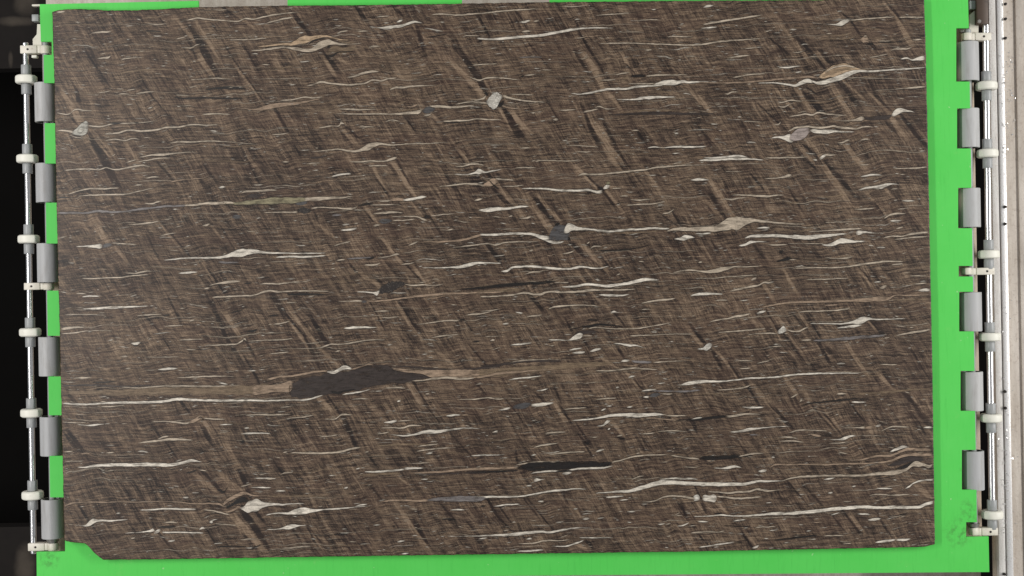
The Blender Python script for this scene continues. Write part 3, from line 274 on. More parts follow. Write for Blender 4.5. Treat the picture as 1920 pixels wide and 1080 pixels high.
BANDS = """
A D 900,130,20 960,180,40 1010,260,55 1060,350,60 1100,430,60 1150,520,50; T 1000,330,40 1050,430,45 1110,510,40; T 870,130,30 980,270,30; T 1000,150,30 1080,280,30 1150,400,20; D 270,370,14 400,560,16 440,620,10; D 640,550,14 700,650,14 800,760,10; D 720,80,16 800,180,10; T 80,590,40 150,700,50 220,820,50; D 140,780,16 200,840,16; D 190,600,40 210,690,30; D 280,900,30 330,1000,60 400,1080,60; T 320,960,40 430,1080,40; D 1200,60,24 1260,110,24; T 1300,120,40 1390,190,30; D 1180,280,12 1270,430,12 1460,690,14; T 1270,450,30 1400,620,30; D 1330,320,14 1430,500,14
B D 180,80,40 230,160,45 290,230,30; D 610,50,30 660,130,40; D 870,60,30 920,110,24; T 990,170,30 1070,265,25; D 1020,200,30 1060,330,30; D 1440,140,16 1500,240,20; D 1270,320,60 1330,380,60 1400,480,60 1480,600,30; T 1230,400,50 1330,500,50 1440,620,50; T 1450,540,30 1500,620,30; T 380,380,40 450,490,40; D 400,370,20 480,480,50; T 480,390,40 540,430,40; T 20,740,40 100,860,30; D 60,740,20 130,860,14; D 450,770,14 500,820,14; T 500,860,40 600,970,40; D 520,840,20 620,930,20 680,960,14; T 1110,770,40 1170,830,40; D 930,790,14 1000,880,10
C D 0,130,20 60,240,20; D 240,70,16 280,130,12; D 660,200,16 740,340,20 830,480,14; D 330,290,10 460,450,10; T 680,330,30 760,450,60 830,600,40; D 650,360,30 720,480,30; D 980,430,14 1040,490,14; T 960,360,30 1000,440,30; D 0,560,40 40,620,40; T 30,550,30 70,630,30; D 150,720,30 200,800,50 260,900,70; T 200,740,40 280,840,50 340,890,30; T 140,740,30 210,860,40; D 690,720,20 740,850,30 800,970,40; T 730,780,40 820,900,70 920,1060,70; D 830,810,24 900,960,24 960,1060,20; D 440,660,14 520,790,14; T 870,630,30 960,750,30; D 1490,870,14 1560,980,20; T 1440,640,20 1540,750,24; D 1060,880,10 1110,960,10
D D 480,260,20 600,360,20; T 600,220,30 680,330,40 780,440,60; D 660,250,40 780,370,30 860,480,16; D 830,350,40 890,430,30; T 790,350,40 860,430,30; D 930,60,14 1020,130,24 1090,240,20; D 1290,40,30 1360,130,20; T 1260,30,30 1330,110,30 1410,260,50; D 1150,290,14 1200,350,16; T 660,590,40 740,720,40 830,830,30; D 700,570,16 800,640,16; D 740,640,50 830,760,50; T 900,570,50 970,690,50 1030,780,30; D 960,560,40 1060,690,50; T 980,550,30 1130,680,24; T 500,580,30 620,720,30 680,770,30; D 1200,650,30 1290,740,20; T 1170,640,30 1260,740,24; T 1300,790,40 1380,920,60; D 1380,790,30 1460,900,40 1540,990,24; D 400,700,16 560,850,20; D 20,880,14 110,980,14; T 720,930,40 820,1050,40; D 690,960,20 780,1050,20; T 10,660,20 80,760,20
E D 310,0,50 380,110,60 440,230,60; T 390,0,40 470,110,40; T 530,10,30 600,110,30; T 290,470,60 330,560,90 400,660,60; D 750,130,24 830,230,24; T 460,710,40 540,800,30; T 1110,560,20 1180,650,20; D 1180,580,10 1250,700,14; D 1060,150,16 1130,250,16; D 1300,20,14 1420,260,14; D 680,640,16 740,760,16; T 760,540,20 900,720,24; D 1080,840,20 1180,990,20; D 860,640,20 960,760,14; T 1040,790,30 1120,920,30
F T 840,110,40 920,230,40 990,340,30; D 880,110,16 960,260,16; T 720,150,30 800,320,30; D 760,260,20 820,350,20; D 1110,500,20 1180,610,24; T 680,440,30 740,530,30; D 640,430,14 720,520,14; T 980,400,30 1050,480,20; D 1030,400,14 1070,470,14; T 350,540,30 440,620,40; T 800,660,30 900,790,30; D 840,700,14 930,800,14 1040,920,16; T 640,880,50 760,960,50; D 720,890,30 790,950,20; D 1490,200,20 1540,260,20; T 1430,205,30 1490,250,20; D 1280,20,10 1350,50,10; T 1290,30,30 1380,150,20; D 570,820,20 620,880,16; D 1500,680,20 1580,790,20; T 1000,840,30 1080,960,30
G T 100,260,40 170,330,40 270,460,50; D 90,300,24 160,380,40 220,420,30; T 280,300,60 380,450,70 480,580,60; D 380,370,40 440,460,40 520,540,30; T 400,360,30 500,480,40 540,520,30; T 650,150,20 720,230,40 790,300,24; D 720,210,16 800,290,24; D 840,330,24 900,410,24; T 860,330,40 960,450,30; T 820,20,50 950,180,40; D 900,20,20 1000,140,14; D 600,650,30 680,740,40 760,790,20; T 640,640,60 740,730,50 850,850,40; D 800,740,16 900,860,14; T 650,860,30 730,960,20; D 60,690,40 150,820,16; D 1200,460,12 1340,560,14; T 1130,200,30 1220,340,20; D 1300,460,14 1350,540,14; T 1500,680,20 1580,820,20
H D 720,10,20 790,80,20; T 680,20,30 760,110,30; D 740,120,30 790,170,24; T 830,130,50 920,260,60 1000,380,40; D 850,110,24 930,210,50 1020,310,30; T 1010,30,50 1100,150,50; D 80,330,40 170,480,40; T 60,220,40 140,340,40 230,480,40; T 30,370,40 130,470,30; D 360,210,14 440,310,14; D 600,280,14 680,420,14; D 90,660,16 130,730,16; D 380,690,20 430,760,20; D 1060,710,12 1200,900,14; T 1080,850,30 1170,960,24; D 1110,860,14 1160,930,16; D 1190,400,12 1250,480,12; T 1260,300,30 1310,360,30; T 1150,350,30 1250,460,24; T 440,950,30 500,1050,30; T 580,860,30 660,1000,24
I D 900,770,20 960,850,24; D 690,900,14 740,990,14; D 1040,930,40 1090,1010,30; T 1030,910,40 1100,1000,30; D 1100,90,40 1200,330,30 1290,480,30; T 1200,180,40 1290,320,30; D 1340,360,14 1390,460,14; D 1330,470,14 1410,610,20; D 660,190,20 740,280,20; D 780,340,14 820,410,14; D 810,60,16 890,220,20; D 110,980,20 180,1070,40; D 1520,60,40 1580,170,30; D 930,500,14 970,570,14
J D 60,60,40 140,190,24 250,320,20 330,480,30; T 110,60,40 200,210,40 330,370,40 450,500,40; D 300,200,30 400,370,40; T 180,250,40 300,430,40; D 500,470,20 550,540,24; D 700,100,16 780,250,14; T 690,100,24 760,200,24; D 900,100,20 1000,260,20; T 880,100,40 950,230,30; D 1340,220,12 1400,310,12; D 1380,400,12 1480,520,14; T 1180,450,40 1270,530,30; D 420,740,14 490,840,16; T 350,740,50 440,830,40; D 520,890,30 560,980,30; T 500,870,30 560,960,20; D 1070,790,14 1170,910,16; T 960,650,40 1040,780,30; D 1000,650,14 1080,790,14; D 1420,650,14 1480,720,14; D 300,850,10 350,910,10; T 800,790,30 850,870,24
K D 580,210,14 620,290,20; T 770,50,30 860,130,30; D 900,160,16 980,260,16; D 330,40,40 420,150,30; D 700,350,14 730,400,14; D 930,400,20 980,480,20; T 830,480,40 960,560,30; D 1040,620,14 1110,700,14; T 990,570,30 1080,680,24; D 1430,260,20 1510,370,30; T 1420,300,40 1490,380,30; D 380,710,14 430,770,14; T 500,780,40 570,870,30; D 540,800,24 600,890,24; D 180,760,14 260,860,14; D 660,930,14 740,1050,24; T 890,900,40 960,990,30; D 1420,890,20 1460,970,14; D 500,660,16 540,760,14; D 0,470,14 50,530,14
L D 460,160,16 530,270,24; D 580,310,20 650,410,24 710,490,14; T 530,190,40 590,280,40; T 600,320,30 700,440,24; D 0,310,20 50,380,20; D 90,420,24 150,530,24; T 100,410,20 200,510,30; D 210,510,16 280,620,16; D 330,660,20 400,780,24; T 200,520,30 290,640,30; T 370,660,40 480,790,50 570,900,40; D 500,800,40 620,930,24; D 640,180,24 700,250,20; T 680,170,24 740,260,24; D 750,210,20 820,330,20; T 1150,230,24 1200,290,20; D 1160,225,16 1230,300,16; D 1250,570,30 1310,660,30; T 1190,560,40 1300,670,30; D 1380,700,24 1480,810,50 1560,930,50; T 1440,730,24 1530,870,30; D 760,790,14 880,930,20; D 1010,760,14 1100,880,14; T 860,880,30 950,980,20; D 1190,860,14 1250,940,14; T 580,600,40 680,750,30; D 1450,440,10 1540,590,12; T 1000,380,40 1120,560,30; D 800,350,30 880,500,24; T 820,400,30 900,480,30
M D 690,40,12 750,130,16; D 800,180,16 860,270,12; D 1050,90,30 1100,180,40; T 1040,30,40 1090,90,30; T 980,380,50 1060,450,60 1150,520,40; D 1060,390,30 1160,500,30; T 1160,390,60 1280,490,60; D 1300,380,30 1350,510,30; D 140,110,40 220,210,30; D 220,620,20 270,700,20; D 290,720,16 370,850,16; D 690,680,14 720,750,14; D 750,790,20 840,900,20; T 1230,650,70 1330,770,80 1420,860,70 1480,930,50; D 1310,640,50 1400,760,50 1460,860,40; D 1400,640,30 1470,730,20; D 550,590,20 610,690,16; D 1070,760,12 1120,850,12; T 1200,200,50 1290,350,40
N D 530,30,40 600,200,30; T 500,20,30 560,90,20; D 40,290,14 90,370,14; D 680,260,14 740,340,14; T 880,600,40 970,740,40 1070,880,50; D 1000,720,40 1080,850,30; D 180,770,16 220,830,16; D 280,760,14 330,860,14; T 300,800,40 380,900,30; D 1190,610,14 1270,700,14; D 850,700,14 900,770,14; D 1490,560,14 1530,640,14; D 1270,150,14 1400,290,14; T 900,420,24 980,480,20; D 700,470,14 790,580,14
O D 660,120,16 730,200,20; D 700,180,16 750,260,20; D 50,560,20 110,670,20 200,760,16; D 130,610,16 210,720,14; D 290,550,14 390,680,14; D 560,520,20 590,590,14; T 640,860,50 710,900,40; D 730,850,30 770,900,24; D 1360,600,24 1400,690,24; D 370,440,10 430,500,10; T 610,580,24 680,680,20; D 340,580,14 470,740,14; D 1440,30,20 1460,90,14; D 1450,470,14 1520,620,10; D 240,230,14 250,300,14
P D 550,10,20 620,80,20; D 1050,170,14 1120,260,14; T 1030,150,20 1100,240,20; D 860,0,20 960,120,14; T 900,20,30 960,110,24; D 610,450,14 700,560,14; D 720,480,14 830,600,14; T 120,590,30 200,660,30; D 20,590,20 50,650,20; D 0,800,20 60,870,20; D 300,800,16 360,880,16; T 330,800,30 390,880,20; D 980,650,14 1080,780,16; D 900,670,14 980,770,14; D 1220,690,14 1290,800,14; T 1030,680,40 1110,780,30; T 1460,450,60 1550,540,50; D 230,390,14 260,450,14; D 1200,20,14 1250,60,14
"""
def parse(txt):
    out = []; reg = None
    for item in txt.replace('\n', ';').split(';'):
        tk = item.split()
        if not tk: continue
        if tk[0] in REG and len(tk) > 1 and ',' not in tk[1]: reg = REG[tk[0]]; tk = tk[1:]
        if len(tk) < 3: continue
        pts = [tuple(float(q) for q in s.split(',')) for s in tk[1:]]
        out.append((tk[0], [(reg[0] + a / 3.6, reg[1] + b / 3.6, c / 3.6) for a, b, c in pts]))
    return out
veins = parse(VEINS); bands = parse(BANDS)

# slab outline as functions (photo pixels)
TOPX = [98, 108, 130, 160, 200, 240, 300, 372, 450, 540, 700, 850, 1030, 1310, 1500, 1734]
TOPY = [22.5, 19, 17.5, 17, 19.5, 19.5, 17.5, 13.5, 12, 10.5, 9.5, 7.2, 4.2, 1.5, 0.5, -2.5]
BOTX = [119, 123, 140, 158, 166, 176, 184, 192, 300, 530, 900, 1300, 1730, 1738, 1753]
BOTY = [1010, 1015, 1017.5, 1019, 1026, 1037, 1044, 1049.5, 1048.5, 1045, 1039.5, 1034, 1025.5, 1024, 1020]
LEFY = [20, 160, 350, 470, 600, 800, 950, 1016, 1050]; LEFX = [98, 102, 105.5, 108, 111.5, 116, 119.5, 121, 121.5]
RIGY = [-3, 100, 400, 700, 1020, 1050]; RIGX = [1733, 1736, 1742.5, 1748.5, 1753, 1753.5]

# ------------------------------------------------------------------ materials
M = {}
def stone_material():
    t = NT('brown_schist'); p = t.sep(t.pos())
    x = t.math('MULTIPLY', p[0], 500.0); y = t.math('MULTIPLY', p[1], 500.0)
    yw = t.math('ADD', y, t.attr('warp').outputs['Fac'])
    u = t.math('ADD', t.math('MULTIPLY', x, math.cos(DA)), t.math('MULTIPLY', y, -math.sin(DA)))
    v = t.math('ADD', t.math('MULTIPLY', x, math.sin(DA)), t.math('MULTIPLY', y, math.cos(DA)))
    v = t.math('ADD', v, t.math('MULTIPLY', t.math('SUBTRACT', t.noise(t.xyz(t.math('MULTIPLY', x, 0.006), t.math('MULTIPLY', y, 0.008), 20.0), 1, 2, 0.5), 0.5), 26.0))
    def ns(a, sa, b, sb, d, z=0.0, r=0.55):
        return t.noise(t.xyz(t.math('MULTIPLY', a, sa), t.math('MULTIPLY', b, sb), z), 1.0, d, r)
    fol = ns(x, 0.011, yw, 0.23, 4, 1.0, 0.65); fol2 = ns(x, 0.035, yw, 0.52, 3, 2.0, 0.65)
    dg = ns(u, 0.006, v, 0.055, 3, 3.0); dg2 = ns(u, 0.016, v, 0.22, 3, 4.0); dg3 = ns(u, 0.03, v, 0.10, 2, 7.0); dg4 = ns(u, 0.06, v, 0.5, 2, 14.0)
    dgs = t.smooth(dg, 0.43, 0.55); dgn = ns(u, 0.012, v, 0.085, 1, 15.0, 0.4); dgt = t.smooth(dgn, 0.46, 0.54)
    big = ns(x, 0.003, y, 0.004, 2, 5.0); gr = ns(x, 0.5, yw, 0.8, 2, 6.0)
    msk = t.smooth(ns(x, 0.007, y, 0.009, 2, 21.0), 0.35, 0.65, 0.45, 1.25)
    dgs, dgt, dg2, dg4 = [t.math('ADD', t.math('MULTIPLY', t.math('SUBTRACT', q, 0.5), msk), 0.5) for q in (dgs, dgt, dg2, dg4)]
    s = t.math('MULTIPLY', t.math('SUBTRACT', fol, 0.5), 1.15)
    for n_, a_ in ((fol2, 1.5), (dg, 0.38), (dgs, 0.07), (dgt, 0.08), (dg2, 0.6), (dg3, 0.5), (big, 0.4), (gr, 1.0), (dg4, 0.75)):
        s = t.math('ADD', s, t.math('MULTIPLY', t.math('SUBTRACT', n_, 0.5), a_))
    s = t.math('ADD', t.math('MULTIPLY', s, 1.14), 0.445)
    tn = t.attr('tan').outputs['Fac']; dk = t.attr('dark').outputs['Fac']
    ck = ns(u, 0.010, v, 0.13, 2, 12.0, 0.5); cm = ns(u, 0.012, v, 0.03, 2, 13.0, 0.5)
    crack = t.math('MULTIPLY', t.smooth(t.math('ABSOLUTE', t.math('SUBTRACT', ck, 0.5)), 0.0, 0.03, 1, 0), t.smooth(cm, 0.46, 0.62, 0, 1))
    s = t.math('SUBTRACT', s, t.math('MULTIPLY', crack, 0.22))
    s = t.math('ADD', s, t.math('MULTIPLY', tn, 0.36))
    s = t.math('SUBTRACT', s, t.math('MULTIPLY', dk, 0.52))
    col = t.ramp(s, [(0.0, lin(33, 27, 25)), (0.25, lin(59, 48, 41)), (0.5, lin(88, 73, 61)), (0.75, lin(114, 96, 78)), (1.0, lin(146, 126, 106))])
    hue = ns(x, 0.006, yw, 0.03, 3, 8.0)
    col = t.mix(t.smooth(hue, 0.42, 0.68, 0, 0.35), col, t.mix(0.5, col, lin(92, 68, 58)))
    col = t.mix(t.math('MULTIPLY', tn, 0.2), col, t.mix(0.5, col, lin(124, 102, 80)))
    # thin pale mica lines along the foliation, broken up
    ml = ns(x, 0.018, yw, 0.36, 1, 9.0, 0.4); mk = ns(x, 0.01, y, 0.02, 2, 10.0)
    line = t.math('MULTIPLY', t.smooth(t.math('ABSOLUTE', t.math('SUBTRACT', ml, 0.5)), 0.0, 0.012, 1, 0), t.smooth(mk, 0.46, 0.64, 0, 0.5))
    col = t.mix(line, col, lin(150, 134, 116))
    t.bump(t.math('ADD', fol2, dg2), 0.12, 0.0006)
    return t.fin(col, t.smooth(fol, 0.3, 0.7, 0.42, 0.50), 0.0, 0.3)
M['stone'] = stone_material()
def vein_material(name, speck, dk=0.35, lt=0.4):
    t = NT(name); p = t.sep(t.pos()); a = t.attr('vc')
    x = t.math('MULTIPLY', p[0], 500.0); y = t.math('MULTIPLY', p[1], 500.0)
    n1 = t.noise(t.xyz(t.math('MULTIPLY', x, 0.06), t.math('MULTIPLY', y, 0.4)), 1, 4, 0.6)
    n2 = t.noise(t.xyz(t.math('MULTIPLY', x, 0.045), t.math('MULTIPLY', y, 0.15), 3), 1, 3, 0.6)
    n3 = t.noise(t.pos(), 180, 3, 0.6); f = t.math('MULTIPLY', t.math('MULTIPLY', t.smooth(n1, 0.3, 0.7, 0.66, 1.18), t.smooth(n2, 0.3, 0.65, 0.82, 1.12)), t.smooth(n3, 0.3, 0.7, 0.86, 1.12))
    col = t.mix(1.0, a.outputs['Color'], t.xyz(f, f, f), 'MULTIPLY')
    al = t.math('MULTIPLY', a.outputs['Alpha'], t.smooth(n2, 0.28, 0.52, 0.45, 1.0))
    if speck:
        vz = t.node('ShaderNodeTexVoronoi'); vz.inputs['Scale'].default_value = 190
        t.l.new(t.pos(), vz.inputs['Vector'])
        k = t.smooth(vz.outputs['Distance'], 0.25, 0.6, 0, 1)
        col = t.mix(t.math('MULTIPLY', k, dk), col, lin(58, 50, 45))
        g = t.noise(t.pos(), 260, 2, 0.5); col = t.mix(t.smooth(g, 0.56, 0.66, 0, lt), col, lin(186, 176, 162))
        al = a.outputs['Alpha']
    t.fin(col, 0.42, 0.0, 0.5)
    tr = t.node('ShaderNodeBsdfTransparent'); mx = t.node('ShaderNodeMixShader')
    t.put(mx.inputs[0], al); t.l.new(tr.outputs[0], mx.inputs[1]); t.l.new(t.b.outputs[0], mx.inputs[2]); t.l.new(mx.outputs[0], t.out.inputs['Surface'])
    return t.m
M['vein'] = vein_material('pale_quartz_vein', False)
M['speck'] = vein_material('speckled_pebble', True)
M['dspeck'] = vein_material('dark_speckled_pebble', True, 0.3, 0.13)
def green_material():
    t = NT('green_paint'); pp = t.pos()
    n = t.noise(pp, 6, 4, 0.6); n2 = t.noise(pp, 60, 4, 0.6)
    col = t.mix(n, lin(82, 205, 84), lin(98, 213, 98))
    col = t.mix(t.smooth(n2, 0.62, 0.78, 0, 0.35), col, lin(112, 202, 96))
    # rubbed-in grime near the two bottom corners and by the rollers
    g = None
    for (px, py, r) in ((1797, 1000, 0.075), (1818, 975, 0.06), (92, 1046, 0.06), (1816, 955, 0.05), (1818, 880, 0.05)):
        n_ = t.node('ShaderNodeVectorMath', operation='DISTANCE'); t.l.new(pp, n_.inputs[0]); n_.inputs[1].default_value = at(px, py, -0.025)
        q = t.smooth(n_.outputs['Value'], r * 0.15, r, 1, 0)
        g = q if g is None else t.math('MAXIMUM', g, q)
    g = t.math('MULTIPLY', g, t.smooth(t.noise(pp, 45, 5, 0.7), 0.42, 0.68, 0, 0.6))
    col = t.mix(g, col, lin(72, 110, 60))
    q_ = t.sep(pp); ws = t.noise(t.xyz(t.math('MULTIPLY', q_[0], 90), t.math('MULTIPLY', q_[1], 7)), 1, 5, 0.7)
    col = t.mix(t.smooth(ws, 0.5, 0.75, 0, 0.28), col, lin(66, 178, 70))
    sp = t.smooth(t.noise(pp, 55, 2, 0.5), 0.74, 0.80, 0, 0.5); col = t.mix(sp, col, lin(190, 220, 170))
    sc = t.smooth(t.noise(pp, 9, 6, 0.75), 0.6, 0.75, 0, 0.3)
    col = t.mix(sc, col, lin(122, 206, 104))
    return t.fin(col, 0.5, 0.0, 0.2)
M['green'] = green_material()
def chrome():
    t = NT('polished_steel'); n = t.noise(t.pos(), 120, 4, 0.6)
    return t.fin(t.mix(n, (0.62, 0.62, 0.63, 1), (0.85, 0.85, 0.85, 1)), 0.3, 1.0)
M['chrome'] = chrome()
def pvc():
    t = NT('grey_plastic_pipe'); p = t.pos(); oi = t.node('ShaderNodeObjectInfo'); q = t.sep(p)
    n = t.noise(t.xyz(t.math('MULTIPLY', q[0], 60), t.math('MULTIPLY', q[1], 8), t.math('MULTIPLY', oi.outputs['Random'], 9)), 1, 5, 0.65)
    col = t.mix(oi.outputs['Random'], lin(172, 173, 174), lin(186, 186, 185))
    col = t.mix(t.smooth(n, 0.45, 0.75, 0, 0.5), col, lin(146, 142, 137))
    col = t.mix(t.smooth(t.noise(p, 90, 5, 0.7), 0.6, 0.75, 0, 0.35), col, lin(196, 194, 190))
    return t.fin(col, 0.5, 0, 0.3)
M['pvc'] = pvc()
M['hub'] = plain('grey_collar_plastic', (156, 158, 158), 0.4, 0, 0.08, 60)
M['white'] = plain('white_nylon', (236, 234, 222), 0.5, 0, 0.05, 50, 0.4, (196, 190, 176), 0.3)
M['cream'] = plain('cream_painted_steel', (222, 216, 202), 0.45, 0, 0.05, 60, 0.5, (150, 128, 106), 0.4)
M['cap'] = plain('black_rubber', (22, 21, 20), 0.7, 0, 0.2, 60)
M['hole'] = plain('dark_screw', (32, 24, 20), 0.5, 0.3, 0.2, 200)
M['bolt'] = plain('galvanised_bolt', (150, 146, 140), 0.4, 0.8, 0.2, 90)
M['beam'] = plain('beige_frame_paint', (196, 178, 158), 0.55, 0, 0.10, 20, 0.4, (112, 84, 64), 0.55)
M['block'] = plain('dark_oiled_steel', (74, 60, 50), 0.5, 0.2, 0.25, 30, 0.5, (30, 24, 20), 0.7)
M['pit'] = plain('black_pit', (14, 13, 12), 0.95, 0, 0.3, 3, 0.1)  # near-black colour holds the shade of the pit and slot
def concrete(name, a, b, stain, s=1.0, streak=False):
    t = NT(name); p = t.pos(); pv = p
    if streak:
        q = t.sep(p); pv = t.xyz(t.math('MULTIPLY', q[0], 4.0), t.math('MULTIPLY', q[1], 0.5), q[2])
    n = t.noise(pv, 5 * s, 8, 0.7); n2 = t.noise(p, 70 * s, 5, 0.7)
    col = t.mix(t.smooth(n, 0.3, 0.7), lin(*a), lin(*b))
    col = t.mix(t.smooth(n2, 0.5, 0.75, 0, 0.5), col, lin(*stain))
    t.bump(n2, 0.4, 0.004)
    return t.fin(col, 0.75, 0, 0.3)
M['floor'] = concrete('worn_concrete', (184, 173, 161), (214, 205, 194), (140, 122, 106), 1.0, True)
def lower_floor():
    t = NT('shade_toned_concrete'); p = t.pos(); n = t.noise(p, 2.2, 6, 0.65); g = None
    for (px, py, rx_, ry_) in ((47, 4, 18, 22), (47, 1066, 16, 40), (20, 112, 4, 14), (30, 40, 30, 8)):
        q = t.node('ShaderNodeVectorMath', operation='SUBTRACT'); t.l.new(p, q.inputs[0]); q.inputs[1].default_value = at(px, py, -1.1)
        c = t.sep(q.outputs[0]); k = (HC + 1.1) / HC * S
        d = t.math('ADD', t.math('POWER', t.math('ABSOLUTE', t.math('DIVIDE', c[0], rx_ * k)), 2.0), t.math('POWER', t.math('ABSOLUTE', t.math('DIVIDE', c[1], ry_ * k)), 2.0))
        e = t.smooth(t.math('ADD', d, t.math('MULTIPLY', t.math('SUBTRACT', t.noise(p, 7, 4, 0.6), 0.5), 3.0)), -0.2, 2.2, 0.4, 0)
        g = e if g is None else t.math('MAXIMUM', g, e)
    col = t.mix(t.smooth(n, 0.3, 0.7), lin(26, 23, 22), lin(38, 34, 31))  # shade over the deep left floor is put into this dark base colour
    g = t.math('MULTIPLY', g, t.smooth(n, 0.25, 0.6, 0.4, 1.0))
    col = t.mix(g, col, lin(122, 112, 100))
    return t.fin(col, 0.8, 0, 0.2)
M['lowfloor'] = lower_floor()
M['rail'] = concrete('zinc_rail', (214, 209, 203), (238, 235, 231), (172, 150, 132), 2.4, True)
M['rust'] = concrete('rusty_rail_foot', (194, 178, 160), (220, 206, 190), (112, 90, 74), 2.2, True)
def shiny():
    t = NT('ground_steel'); p = t.pos(); q = t.sep(p)
    n = t.noise(t.xyz(t.math('MULTIPLY', q[0], 60), t.math('MULTIPLY', q[1], 3)), 1, 6, 0.7)
    n2 = t.noise(p, 150, 4, 0.7)
    col = t.mix(n, lin(226, 223, 220), lin(248, 247, 246)); col = t.mix(t.smooth(n2, 0.52, 0.72, 0, 0.5), col, lin(150, 128, 112))  # whitened base tone carries the lamp's reflection along the strip
    t.bump(n2, 0.5, 0.002)
    return t.fin(col, t.smooth(n2, 0.3, 0.7, 0.28, 0.5), 0.35)
M['shiny'] = shiny()
M['flake'] = plain('bright_steel_chip', (246, 244, 242), 0.18, 0.6, 0.05, 200)

# ------------------------------------------------------------------ the setting: floors and pit
ZF = -0.5; ZG = -0.18; ZP = -1.9; ZL = -1.1
def sheet(name, x0, x1, y0, y1, z0, z1, mat):
    o = link(name, box_mesh(name, x0, x1, y0, y1, z0, z1), mat); tag(o, kind='structure'); return o
XA = at(96, 540, ZF)[0]; XB = at(1829, 540, ZF)[0]; XC = at(1861.5, 540, ZG)[0]
sheet('floor', XA, XB, -2.6, 2.6, ZF - 0.25, ZF, M['floor'])
sheet('floor', XC, 3.4, -2.6, 2.6, ZG - 0.02, ZG, M['floor'])
sheet('pit_floor', -4.0, 3.4, -3.2, 3.2, ZP - 0.1, ZP, M['pit'])
yt = at(30, 128, ZL)[1]; yb = at(30, 988, ZL)[1]
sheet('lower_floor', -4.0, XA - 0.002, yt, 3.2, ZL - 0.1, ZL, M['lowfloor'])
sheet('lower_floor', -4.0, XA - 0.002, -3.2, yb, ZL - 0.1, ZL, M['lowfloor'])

# ------------------------------------------------------------------ table frame under the green board
ZT = -0.025          # top of the green board
ZB = -0.118          # top of the frame's side beams
fr = empty('table_frame', (0, 0, ZF)); tag(fr, 'beige steel frame showing along the right edge of the green board', 'frame')
def child(o, root):
    o.parent = root; o.matrix_parent_inverse = root.matrix_world.inverted() if False else o.matrix_parent_inverse
    o.location = (o.location[0] - root.location[0], o.location[1] - root.location[1], o.location[2] - root.location[2]); return o
xr0 = at(1788, 540, ZB)[0]; xr1 = at(1833.5, 540, ZB)[0]; xl0 = at(86, 540, ZB)[0]; xl1 = at(140, 540, ZB)[0]
child(link('side_beam', box_mesh('side_beam', xr0, xr1, -1.075, 1.2, ZB - 0.05, ZB, 0.004), M['beam']), fr)
child(link('side_beam', box_mesh('side_beam', xl0, xl1, -1.0, 1.0, ZB - 0.05, ZB, 0.004), M['beam']), fr)
for yy in (-0.85, -0.3, 0.3, 0.78):
    child(link('cross_beam', box_mesh('cross_beam', xl1 + 0.01, xr0 - 0.01, yy - 0.03, yy + 0.03, ZB - 0.04, ZT - 0.0125, 0.003), M['beam']), fr)
for xx in (xl0 + 0.03, -0.6, 0.6, xr0 + 0.03):
    for yy in (-1.045, 0.93):
        child(link('leg', box_mesh('leg', xx - 0.03, xx + 0.03, yy - 0.03, yy + 0.03, ZF, ZB - 0.051 if abs(xx) > 1 else ZB - 0.041, 0.003), M['block']), fr)
for yy in (-1.0, 0.93):
    child(link('end_beam', box_mesh('end_beam', xl1 + 0.01, xr0 - 0.01, yy - 0.03, yy + 0.03, ZB - 0.04, ZT - 0.0125, 0.003), M['beam']), fr)

# ------------------------------------------------------------------ green board
LR = [(155.5, 231), (306.5, 380), (456.5, 545), (629.5, 706), (778.5, 855)]
RR = [(52.5, 153), (203, 278.5), (352, 428), (498.5, 518.5), (547, 621.5), (695.5, 770.5), (843.5, 918.5)]
RIN = [1793, 1794.5, 1796.5, 1797.5, 1798.5, 1801, 1803.5]
o_ = [(74.5, 8), (372, 1.5), (372.3, 60), (540, 60), (539, -3), (866, -8), (866.5, 60), (1030, 60), (1030, -10), (1814.5, -24)]
lx = lambda y: 80.3 + 0.0147 * y
rx = lambda y: 1815.6 + 0.0165 * y
for (a, b), xi in zip(RR, RIN): o_ += [(rx(a), a), (xi, a), (xi, b), (rx(b), b)]
o_ += [(rx(979), 979), (1811.5, 979), (1811.5, 1007), (1853.5, 1006), (1855, 1072.5), (960, 1079.5), (69, 1094), (68.5, 1035), (122, 1034), (122, 932.5), (lx(932), 932.5)]
for a, b in reversed(LR): o_ += [(lx(b), b), (125, b), (125, a), (lx(a), a)]
o_ += [(lx(103), 103), (97, 103), (97, 78), (76.5, 78)]
gb = empty('green_board', at(960, 540, ZT - 0.012)); tag(gb, 'flat bright green backing board lying under the brown stone slab', 'board')
me = prism('board', [at(x, y, ZT)[:2] for x, y in o_], ZT - 0.012, ZT, 0.0)
child(link('board', me, M['green']), gb)

# ------------------------------------------------------------------ stone slab
NX, NY = 840, 520
sq = np.linspace(0, 1, NX); tq = np.linspace(0, 1, NY)
yl = 20 + (1050 - 20) * tq
SX, TY = np.meshgrid(sq, tq)
PYa = np.interp(98 + 1655 * SX, TOPX, TOPY) * (1 - TY) + np.interp(120 + 1633 * SX, BOTX, BOTY) * TY
PXa = np.interp(PYa, LEFY, LEFX) * (1 - SX) + np.interp(PYa, RIGY, RIGX) * SX
